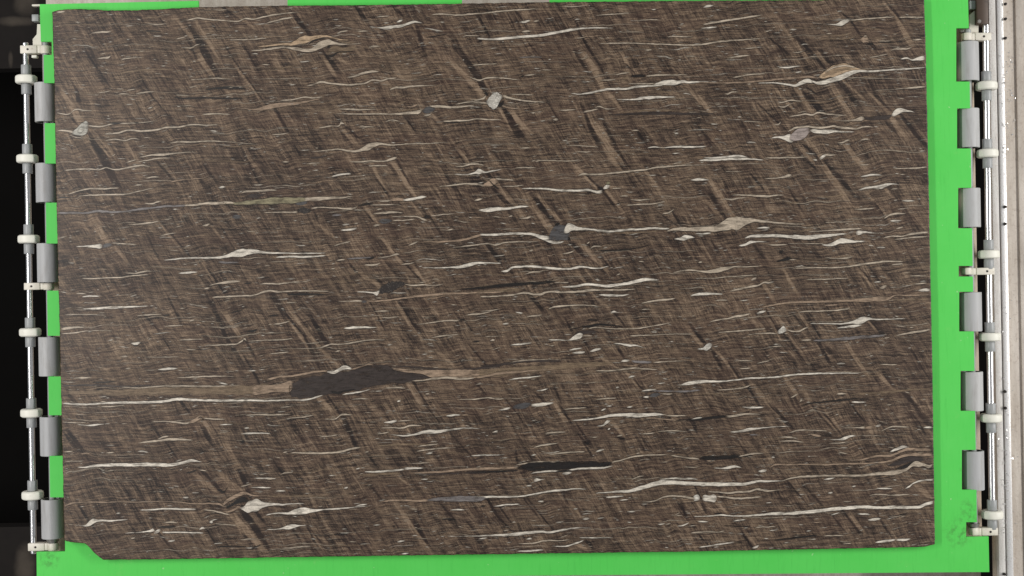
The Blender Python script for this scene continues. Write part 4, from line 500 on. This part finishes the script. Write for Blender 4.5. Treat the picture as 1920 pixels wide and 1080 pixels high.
# small chips along the sawn edges
edge = lambda q, s: 1.1 * (vnoise(q * 0.12, q * 0 + s, 11) - 0.5) + 0.8 * (vnoise(q * 0.4, q * 0 + s, 12) - 0.5)
PYa += edge(PXa, 1.0) * np.clip(1 - TY * 60, 0, 1) * 0.8 + edge(PXa, 5.0) * np.clip(1 - (1 - TY) * 60, 0, 1) * 0.7
PXa += edge(PYa, 9.0) * np.clip(1 - SX * 60, 0, 1) * 0.6 + edge(PYa, 13.0) * np.clip(1 - (1 - SX) * 60, 0, 1) * 0.6
RW, RH, OX, OY = 1700, 1080, 80, -10
dark = np.zeros((RH, RW)); tan = np.zeros((RH, RW))
for kind, pts in bands:
    P = np.array(pts)
    e = 0.28; P = np.vstack([P[0] - e * (P[1] - P[0]) * [1, 1, 0] * min(1, (P[-1, 1] - P[0, 1]) / max(1, P[1, 1] - P[0, 1])), P, P[-1] + e * (P[-1] - P[-2]) * [1, 1, 0] * min(2, (P[-1, 1] - P[0, 1]) / max(1, P[-1, 1] - P[-2, 1]))])
    F = dark if kind == 'D' else tan
    y0, y1 = P[0, 1], P[-1, 1]; L = y1 - y0
    if L < 4: continue
    sd = rng.randint(1000)
    for yr in range(int(y0), int(y1) + 1):
        j = yr - OY
        if not 0 <= j < RH: continue
        c = np.interp(yr, P[:, 1], P[:, 0]) + 1.6 * (vnoise(yr * 0.14, 0.5, sd) - 0.5)
        h = np.interp(yr, P[:, 1], P[:, 2]) / 2 * (0.62 + 0.5 * vnoise(yr * 0.1, 7.5, sd))
        xs = np.arange(max(OX, int(c - h - 5)), min(OX + RW, int(c + h + 6)))
        e0, e1 = (1.0, 3.0) if kind == 'D' else (1.6, 2.0)
        a = np.clip((xs - (c - h)) / e0 + 0.5, 0, 1) * np.clip(((c + h) - xs) / e1 + 0.5, 0, 1)
        a = a * a * (3 - 2 * a) * np.clip((yr - y0) / (0.22 * L + 2), 0, 1) ** 0.7 * np.clip((y1 - yr) / (0.25 * L + 2), 0, 1) ** 0.7
        k = slice(xs[0] - OX, xs[-1] - OX + 1) if len(xs) else slice(0, 0)
        F[j, k] = np.maximum(F[j, k], a)
dark = np.clip(dark, 0, 1); tan = np.clip(tan * (1 - 0.8 * dark), 0, 1)
ii = np.clip(PXa - OX, 0, RW - 2); jj = np.clip(PYa - OY, 0, RH - 2)
def samp(F):
    a = ii.astype(int); b = jj.astype(int); fx = ii - a; fy = jj - b
    return (F[b, a] * (1 - fx) + F[b, a + 1] * fx) * (1 - fy) + (F[b + 1, a] * (1 - fx) + F[b + 1, a + 1] * fx) * fy
wv = warp(PXa, PYa)
cx = (PXa - 960) * S; cy = (540 - PYa) * S
VX = cx * CT + cy * ST; VY = -cx * ST + cy * CT
nv = NX * NY
co = np.zeros((nv, 3)); co[:, 0] = VX.ravel(); co[:, 1] = VY.ravel()
idx = np.arange(nv).reshape(NY, NX)
# the grid runs downwards in the photo, so this winding faces up
quads = np.stack([idx[:-1, :-1], idx[1:, :-1], idx[1:, 1:], idx[:-1, 1:]], -1).reshape(-1, 4)
rim = np.concatenate([idx[:, 0], idx[-1, 1:], idx[::-1, -1][1:], idx[0, ::-1][1:-1]])
nr = len(rim)
low = co[rim].copy(); low[:, 2] = ZT + 0.0003
co = np.vstack([co, low]); li = nv + np.arange(nr)
walls = np.stack([rim, li, np.roll(li, -1), np.roll(rim, -1)], -1)
fl = np.vstack([quads, walls])
slab = empty('stone_slab', (0, 0, ZT)); tag(slab, 'large brown stone slab with cream veins and oblique darker bands', 'slab')
me = bpy.data.meshes.new('slab_body')
me.vertices.add(len(co)); me.vertices.foreach_set('co', co.astype(np.float32).ravel())
nl = len(fl) * 4 + nr
me.loops.add(nl); me.loops.foreach_set('vertex_index', np.concatenate([fl.ravel(), li[::-1]]).astype(np.int32))
me.polygons.add(len(fl) + 1)
me.polygons.foreach_set('loop_start', np.concatenate([np.arange(len(fl) + 1) * 4]).astype(np.int32))
me.update(calc_edges=True)
pad = lambda a: np.concatenate([a.ravel(), a.ravel()[rim]]).astype(np.float32)
for nm, F in (('dark', samp(dark)), ('tan', samp(tan)), ('warp', wv)):
    at_ = me.attributes.new(nm, 'FLOAT', 'POINT'); at_.data.foreach_set('value', pad(F))
child(link('slab_body', me, M['stone']), slab)

KIND = {'c': ((188, 173, 153), .9), 'w': ((212, 203, 188), .98), 't': ((142, 122, 99), .60), 'p': ((166, 143, 121), .82), 'g': ((128, 122, 120), .85),
        'o': ((132, 124, 98), .95), 'k': ((30, 26, 24), .92), 'd': ((60, 51, 47), .93), 'b': ((84, 82, 82), .92), 'n': ((214, 208, 196), 1.0), 'q': ((38, 32, 30), 1.0), 'f': ((158, 145, 138), 1.0), 'e': ((172, 168, 156), 1.0), 'r': ((186, 160, 130), .92)}
NAME = {'c': 'vein', 'w': 'vein', 't': 'faint_vein', 'p': 'tan_vein', 'g': 'grey_vein', 'o': 'olive_vein', 'k': 'dark_streak', 'd': 'dark_lens', 'b': 'grey_lens', 'n': 'pebble', 'q': 'pebble', 'e': 'pebble', 'f': 'pebble', 'r': 'tan_vein'}
def smooth_path(pts, step=2.5):
    P = np.array(pts, float)
    if len(P) == 2: P = np.array([P[0], (P[0] + P[1]) / 2 + [0, 0, 0.3 * max(P[0, 2], P[1, 2])], P[1]])
    d = np.r_[0, np.cumsum(np.hypot(np.diff(P[:, 0]), np.diff(P[:, 1])))]
    n = max(5, int(d[-1] / step)); q = np.linspace(0, d[-1], n)
    # monotone-ish cubic (finite-difference tangents)
    m = np.gradient(P, d, axis=0)
    k = np.clip(np.searchsorted(d, q, 'right') - 1, 0, len(d) - 2); h = (d[k + 1] - d[k])[:, None]; t = ((q - d[k])[:, None]) / h
    R = (2*t**3 - 3*t**2 + 1) * P[k] + (t**3 - 2*t**2 + t) * h * m[k] + (-2*t**3 + 3*t**2) * P[k + 1] + (t**3 - t**2) * h * m[k + 1]
    R[:, 2] = np.clip(R[:, 2], 0.25, None)
    return R
def ribbon(kind, R, z, seed, alpha=1.0):
    """vertices, quads, colours of one marking lying in the slab's face"""
    n = len(R); c, a0 = KIND[kind]; c = np.array(lin(*c)[:3]) * (0.92 + 0.16 * rng.rand())
    s = np.linspace(0, 1, n)
    if kind in 'nq': R[:, 2] *= 0.75 + 0.5 * vnoise(R[:, 0] * 0.35, seed * 1.1, 31)
    y = R[:, 1] + 0.7 * (vnoise(R[:, 0] * 0.13, seed * 1.7, 21) - 0.5)
    w = R[:, 2] * (0.80 + 0.36 * vnoise(R[:, 0] * 0.11, seed * 2.3, 22))
    half = w / 2; core = np.clip(half - 0.45, 0.02, None); out = half + 0.6
    al = a0 * alpha * np.clip(half / 0.55, 0.25, 1) * np.clip(s * n / 2.0 + 0.15, 0, 1) * np.clip((1 - s) * n / 2.0 + 0.15, 0, 1)
    big = w.max() > 6
    up = 0.5 * (vnoise(R[:, 0] * 0.3, seed * 3.1, 23) - 0.5); dn = 0.5 * (vnoise(R[:, 0] * 0.3, seed * 4.7, 24) - 0.5)
    dkc = np.array(lin(44, 37, 33)[:3]) if kind in 'cwpgonerf' else c
    hal = np.clip(w / 5.0, 0.0, 0.5)
    offs = [(-out - 1.5 + up, 0.0, dkc), (-out + up, hal * 0.6, dkc), (-core + up, 1.0, c), (core + dn, 1.0, c), (out + dn, hal, dkc), (out + 1.8 + dn, 0.0, dkc)]
    if kind not in 'cwpgonerf': offs = [(-out + up, 0.0, c), (-core + up, 1.0, c), (core + dn, 1.0, c), (out + dn, 0.0, c)]
    K = len(offs); V = np.zeros((n, K, 3)); C = np.zeros((n, K, 4))
    for i, (o, f, cc) in enumerate(offs):
        V[:, i, 0] = R[:, 0]; V[:, i, 1] = y + o; C[:, i, 3] = al * f; C[:, i, :3] = cc
    bx = (V[..., 0] - 960) * S; by = (540 - V[..., 1]) * S
    V[..., 0] = bx * CT + by * ST; V[..., 1] = -bx * ST + by * CT
    V[..., 2] = z + (np.arange(n) * 1e-7)[:, None]
    g = np.arange(n * K).reshape(n, K)
    Q = np.stack([g[:-1, :-1], g[:-1, 1:], g[1:, 1:], g[1:, :-1]], -1).reshape(-1, 4)
    return V.reshape(-1, 3), Q[:, ::-1], C.reshape(-1, 4)
def mesh_of(name, V, Q, C):
    me = bpy.data.meshes.new(name)
    me.vertices.add(len(V)); me.vertices.foreach_set('co', V.astype(np.float32).ravel())
    me.loops.add(Q.size); me.loops.foreach_set('vertex_index', Q.astype(np.int32).ravel())
    me.polygons.add(len(Q)); me.polygons.foreach_set('loop_start', (np.arange(len(Q)) * 4).astype(np.int32))
    me.update(calc_edges=True)
    a = me.attributes.new('vc', 'FLOAT_COLOR', 'POINT'); a.data.foreach_set('color', C.astype(np.float32).ravel())
    return me
def inside(R):
    """keep the marking on the slab"""
    xl = np.interp(R[:, 1], LEFY, LEFX) + 1.2; xr = np.interp(R[:, 1], RIGY, RIGX) - 1.2
    ok = (R[:, 0] > xl) & (R[:, 0] < xr)
    yt_ = np.interp(R[:, 0], TOPX, TOPY) + 1.6 + R[:, 2] / 2; yb_ = np.interp(R[:, 0], BOTX, BOTY) - 1.6 - R[:, 2] / 2
    ok &= (R[:, 1] > yt_) & (R[:, 1] < yb_)
    return R[ok]
built = []
for i, (kind, pts) in enumerate(veins):
    R = inside(smooth_path(pts))
    if len(R) < 4: continue
    area = float(np.sum(R[:-1, 2] * np.hypot(np.diff(R[:, 0]), np.diff(R[:, 1]))))
    built.append((area, kind, R, i))
order = sorted(range(len(built)), key=lambda q: -built[q][0])
single = set(order[:285])
rest = []
for q, (area, kind, R, i) in enumerate(built):
    z = 0.0004 + 0.0000025 * i
    V, Q, C = ribbon(kind, R, z, i)
    if q in single:
        o = link(NAME[kind], mesh_of(NAME[kind], V, Q, C), M['speck'] if kind == 'n' else M['dspeck'] if kind == 'q' else M['vein']); child(o, slab)
    else: rest.append((V, Q, C))
# scattered small flecks and hairlines: too many to pick apart
def hair(kind, L, th, al, seed):
    x0 = rng.uniform(100, 1745); y0 = rng.uniform(10, 1040)
    xs = np.arange(x0 - L / 2, x0 + L / 2 + 1.9, 2.2 if L < 40 else 3.5)
    if len(xs) < 4: xs = np.linspace(x0 - L / 2, x0 + L / 2, 4)
    R = np.zeros((len(xs), 3)); R[:, 0] = xs
    R[:, 1] = y0 + (warp(xs, np.full_like(xs, y0)) - warp(np.array([x0]), np.array([y0]))[0])
    s = np.linspace(0, 1, len(xs)); pk = rng.uniform(0.3, 0.7)
    R[:, 2] = th * np.minimum(s / pk, (1 - s) / (1 - pk)) ** 0.7 + 0.25
    R = inside(R)
    if len(R) < 4: return
    rest.append(ribbon(kind, R, 0.00015 + 1e-7 * seed, seed, al))
for k in range(3400):
    hair(random.choice('ccwwp'), float(np.clip(rng.lognormal(2.4, 0.6), 4, 60)), float(np.clip(rng.lognormal(-0.1, 0.45), 0.45, 2.8)), rng.uniform(0.35, 0.9), k)
for k in range(2600):
    hair(random.choice('cwwc'), float(rng.uniform(4, 12)), float(rng.uniform(0.7, 1.5)), rng.uniform(0.3, 0.85), 4000 + k)
for k in range(700):
    hair('t' if k % 2 else 'c', rng.uniform(40, 210), rng.uniform(0.7, 1.8), rng.uniform(0.3, 0.65), 2200 + k)
for k in range(420):
    hair('k', float(np.clip(rng.lognormal(2.5, 0.6), 4, 70)), float(np.clip(rng.lognormal(0.05, 0.4), 0.5, 2.6)), rng.uniform(0.25, 0.75), 2700 + k)
base = 0; VV, QQ, CC = [], [], []
for V, Q, C in rest: VV.append(V); QQ.append(Q + base); CC.append(C); base += len(V)
o = link('fleck', mesh_of('fleck', np.vstack(VV), np.vstack(QQ), np.vstack(CC)), M['vein']); child(o, slab); tag(o, kind='stuff')

# ------------------------------------------------------------------ rollers, shafts, rods, wheels, brackets
ZA = -0.0665         # axis height of shafts and rods
ORD = ['first', 'second', 'third', 'fourth', 'fifth', 'sixth']
def along(name, x0, y0, x1, y1, r, mat, label, cat, seg=28):
    a = at(x0, y0, ZA); b = at(x1, y1, ZA); L = math.dist(a, b)
    me = lathe_y(name, [(0, r * 0.8), (0.003, r), (L - 0.003, r), (L, r * 0.8)], seg)
    o = link(name, me, mat); o.location = b; o.rotation_euler = (0, 0, math.atan2(-(a[0] - b[0]), a[1] - b[1]))
    tag(o, label, cat); return o
along('roller_shaft', 85.5, 76, 100, 1030, 0.012, M['hub'], 'grey shaft through the rollers under the left edge of the slab', 'shaft')
along('roller_shaft', 1814, 55, 1827, 1000, 0.012, M['hub'], 'grey shaft through the rollers in the right side of the green board', 'shaft')

RL = 0.146 * (HC - ZA) / HC; rr = 0.0402
sleeve_me = lathe_y('sleeve', [(-RL / 2, 0.033), (-RL / 2, rr - 0.0012), (-RL / 2 + 0.0015, rr), (RL / 2 - 0.0015, rr), (RL / 2, rr - 0.0012), (RL / 2, 0.033)], 40, False)
cap_me = lathe_y('end_cap', [(-0.004, 0.0125), (-0.004, 0.0328), (0.003, 0.0328), (0.003, 0.0125)], 32, False)
def roller(px, py, label, group):
    r = empty('conveyor_roller', at(px, py, ZA)); tag(r, label, 'roller', group); r.rotation_euler = (0, 0, 0)
    o = link('sleeve', sleeve_me, M['pvc'] if not sleeve_me.materials else None, r)
    for s in (-1, 1):
        c = link('end_cap', cap_me, M['cap'] if not cap_me.materials else None, r); c.location = (0, s * (RL / 2 - 0.008), 0)
for k, (x, y) in enumerate(((86, 193), (88, 343.5), (90.5, 493), (93.5, 668), (96, 817), (98.5, 971.5))):
    roller(x, y, f'grey plastic roller half under the left edge of the slab, {ORD[k]} from the top', 'grey rollers under the left edge of the slab')
for k, (x, y) in enumerate(((1814.5, 116.5), (1815.5, 241), (1817.5, 390), (1820, 584.5), (1822.5, 733), (1824.5, 881))):
    roller(x, y, f'grey plastic roller in a cutout of the green board, right side, {ORD[k]} from the top', 'grey rollers in the cutouts right of the slab')

WR, WH = 0.0396, 0.0155
disc_me = lathe_y('disc', [(-WH, 0.020), (-WH, WR - 0.006), (-WH + 0.004, WR - 0.001), (-WH * 0.4, WR), (WH * 0.4, WR), (WH - 0.004, WR - 0.001), (WH, WR - 0.006), (WH, 0.020)], 44, False)
col_me = lathe_y('collar', [(0.0, 0.0122), (0.0, 0.0172), (0.0015, 0.0182), (0.0385, 0.0182), (0.040, 0.0172), (0.040, 0.0122)], 28, False)
def guide_rod(x0, y0, x1, y1, r, label, wheels):
    root = empty('guide_rod', at(x1, y1, ZA)); tag(root, label, 'rod', 'steel rods with white wheels')
    a = at(x0, y0, ZA); b = at(x1, y1, ZA); L = math.dist(a, b)
    me = lathe_y('rod', [(0, r * 0.8), (0.003, r), (L - 0.003, r), (L, r * 0.8)], 72)
    o = link('rod', me, M['chrome'], root); o.rotation_euler = (0, 0, math.atan2(-(a[0] - b[0]), a[1] - b[1]))
    for (px, py) in wheels:
        q = at(px, py, ZA)
        wd = link('guide_wheel', disc_me, M['white'] if not disc_me.materials else None, root); wd.location = (q[0] - b[0], q[1] - b[1], 0)
        for s in (0, 1):
            c = link('collar', col_me, M['hub'] if not col_me.materials else None, wd)
            c.location = (0, WH + 0.0003 if s else -WH - 0.0003, 0); c.rotation_euler = (0, 0, 0 if s else math.pi)
guide_rod(48, 80, 63, 1038, 0.0108, 'thin polished steel rod with six white wheels over the black gap left of the slab',
          ((49.3, 149.5), (51.5, 298), (54, 448.5), (56.7, 623), (59, 774), (61.3, 928)))
guide_rod(1848, 46, 1861, 1003, 0.0118, 'thin polished steel rod with six white wheels between green board and concrete floor',
          ((1849.6, 161.5), (1851.3, 288), (1853.8, 477), (1856, 631.5), (1858, 783.5), (1860.3, 964.5)))

def bracket(px_rod, px_sh, py, label, side, half_px=7.4, extra=None):
    a = at(px_rod, py, ZA); b = at(px_sh, py, ZA)
    root = empty('rod_bracket', a); tag(root, label, 'bracket', 'cream brackets holding the rods')
    h = half_px * S
    d = b[0] - a[0]; s = 1 if d > 0 else -1
    x0, x1 = -s * 0.0155, d * 0.62
    bm_me = box_mesh('arm', min(x0, x1), max(x0, x1), -h, h, -0.017, 0.0165, 0.0025)
    link('arm', bm_me, M['cream'], root)
    kn = lathe_y('knuckle', [(-h * 0.98, 0.0125), (-h * 0.98, 0.0185), (-h * 0.8, 0.0200), (h * 0.8, 0.0200), (h * 0.98, 0.0185), (h * 0.98, 0.0125)], 28, False)
    k = link('knuckle', kn, M['cream'], root); k.location = (d, (b[1] - a[1]), 0)
    n0, n1 = d * 0.62 + s * 0.0003, d - s * 0.012
    link('neck', box_mesh('neck', min(n0, n1), max(n0, n1), -h * 0.95, h * 0.95, -0.014, 0.0135, 0.002), M['cream'], root)
    sc = bmesh.new(); bmesh.ops.create_cone(sc, cap_ends=True, segments=14, radius1=0.0042, radius2=0.0042, depth=0.004)
    o = link('set_screw', to_mesh(sc, 'set_screw'), M['hole'], root); o.location = (s * 0.0135, 0, 0.0155)
    return root
b1 = bracket(48.3, 86.5, 94, 'cream bracket at the top end of the left rod', 1, 7.6)
b2 = bracket(55.3, 91.5, 537, 'cream bracket at the middle of the left rod', 1, 6.6)
b3 = bracket(62.8, 99.8, 1024.5, 'cream bracket at the bottom end of the left rod', 1, 7.2)
b4 = bracket(1848.4, 1812.5, 69.8, 'cream bracket at the top end of the right rod', -1, 7.2)
b5 = bracket(1854.5, 1812, 508.5, 'cream bracket at the middle of the right rod', -1, 6.6)
b6 = bracket(1860.8, 1825, 995.5, 'greyish bracket at the bottom end of the right rod', -1, 7.2)
def rel(root, pts, z):
    return [(at(x, y, z)[0] - root.location[0], at(x, y, z)[1] - root.location[1]) for x, y in pts]
# flange plates and nuts beside the top brackets
zz = -0.07
for root, pts in ((b1, [(63, 88.2), (62.5, 74), (70, 65), (71, 46), (79, 46), (79, 88.2)]), (b4, [(1833.5, 62.3), (1833.5, 19), (1827, 20), (1818, 28), (1816, 62.3)])):
    me = prism('flange', rel(root, pts, zz), -0.011, zz + 0.006 - ZA, 0.0); link('flange', me, M['cream'], root)
for root, (px, py, w, h, m) in ((b1, (68, 34.5, 6.5, 6.5, 'hub')), (b4, (1824, 10, 8.5, 8, 'hub')), (b1, (64.5, 106, 5, 2.6, 'white')), (b1, (70, 10, 10, 1.8, 'cream')), (b4, (1808, 58, 8, 3.0, 'bolt')), (b1, (87, 82.5, 6.5, 3.0, 'block'))):
    q = at(px, py, ZA); x, y = q[0] - root.location[0], q[1] - root.location[1]
    nm = {'hub': 'nut', 'white': 'pin', 'cream': 'clip', 'bolt': 'washer', 'block': 'washer'}[m]
    link(nm, box_mesh(nm, x - w * S, x + w * S, y - h * S, y + h * S, -0.016, 0.004 if m != 'hub' else 0.012, 0.002), M[m], root)
for root, (px, py) in ((b3, (99.2, 1012.5)), (b6, (1824.5, 983.5))):
    q = at(px, py, ZA); me = lathe_y('bearing', [(-0.006, 0.0125), (-0.006, 0.022), (0.006, 0.024), (0.006, 0.0125)], 24, False)
    o = link('bearing', me, M['bolt'], root); o.location = (q[0] - root.location[0], q[1] - root.location[1], 0)

# dark drive block behind the top end of the right rod
zk = -0.04
blk = empty('drive_block', at(1842, 10, -0.1)); tag(blk, 'dark brown steel block above the top end of the right rod', 'block')
p0 = at(1832.5, 45.5, zk); p1 = at(1852, -40, zk)
child(link('housing', box_mesh('housing', p0[0], p1[0], p0[1], p1[1], -0.1, zk, 0.004), M['block']), blk)
q = at(1835.5, 40.5, zk); bmh = bmesh.new(); bmesh.ops.create_cone(bmh, cap_ends=True, segments=6, radius1=0.008, radius2=0.007, depth=0.008)
o = link('bolt', to_mesh(bmh, 'bolt'), M['bolt']); o.location = (q[0], q[1], zk + 0.003); child(o, blk)
p0 = at(1835, 44, -0.105); p1 = at(1849, -40, -0.105)
child(link('pedestal', box_mesh('pedestal', p0[0], p1[0], p0[1], p1[1], ZB - 0.05, -0.1005, 0.0), M['block']), blk)

# ------------------------------------------------------------------ floor rail on the right
ZR = -0.135
rl = empty('floor_rail', at(1873, 540, ZG)); tag(rl, 'long worn zinc and steel guide rail along the right side', 'rail')
def strip(name, xa, xb, z0, z1, mat, bev=0.002):
    x0 = at(xa, 540, z1)[0]; x1 = at(xb, 540, z1)[0]
    return child(link(name, box_mesh(name, x0, x1, -1.6, 1.6, z0, z1, bev), mat), rl)
F0 = ZG + 0.0003
strip('foot', 1855.5, 1863.2, F0, ZR - 0.022, M['rust'])
strip('flange', 1863.6, 1876.5, F0, ZR, M['rail'], 0.003)
strip('groove', 1876.8, 1879.0, F0, ZR - 0.02, M['hole'], 0)
strip('running_strip', 1879.3, 1891.0, F0, ZR + 0.002, M['shiny'], 0.003)
for (px, py) in ((1884, 8), (1884, 36), (1884, 72), (1883.5, 388), (1883.5, 420), (1883.5, 734), (1884, 765), (1882, 1076)):
    q = at(px, py, ZR)
    bmh = bmesh.new(); bmesh.ops.create_cone(bmh, cap_ends=True, segments=8, radius1=0.0062, radius2=0.005, depth=0.008)
    o = link('bolt', to_mesh(bmh, 'bolt'), M['hole']); o.location = (q[0], q[1], ZR + 0.0062); child(o, rl)
# board kerb line at the far right of the concrete
x0 = at(1913, 540, ZG + 0.005)[0]
kb = link('floor_plate', box_mesh('floor_plate', x0, x0 + 0.6, -1.6, 1.6, F0, ZG + 0.008, 0.003), M['floor']); tag(kb, kind='structure')
# bright metal chips scattered on the rail and floor
bmc = bmesh.new()
for k in range(230):
    px = float(np.clip(rng.normal(1888, 8), 1866, 1908)); py = float(rng.choice([rng.uniform(90, 330), rng.uniform(560, 1075), rng.uniform(820, 1000), rng.uniform(100, 280)]))
    z = ZR + 0.0035 if px < 1891 else ZG + 0.002
    if 1876 < px < 1879.4: continue
    q = at(px, py, z); r = rng.uniform(0.001, 0.0034)
    a = rng.uniform(0, 6.28); tx, ty = rng.uniform(-0.6, 0.6, 2)
    vs = []
    for j in range(5):
        dx = r * rng.uniform(0.6, 1.2) * math.cos(a + j * 1.257); dy = r * rng.uniform(0.6, 1.2) * math.sin(a + j * 1.257)
        vs.append(bmc.verts.new((q[0] + dx, q[1] + dy, q[2] + tx * dx + ty * dy + 0.001)))
    bmc.faces.new(vs)
ch = link('metal_chips', to_mesh(bmc, 'metal_chips'), M['flake']); tag(ch, 'bright metal chips scattered on the rail and concrete', 'chips', kind='stuff')
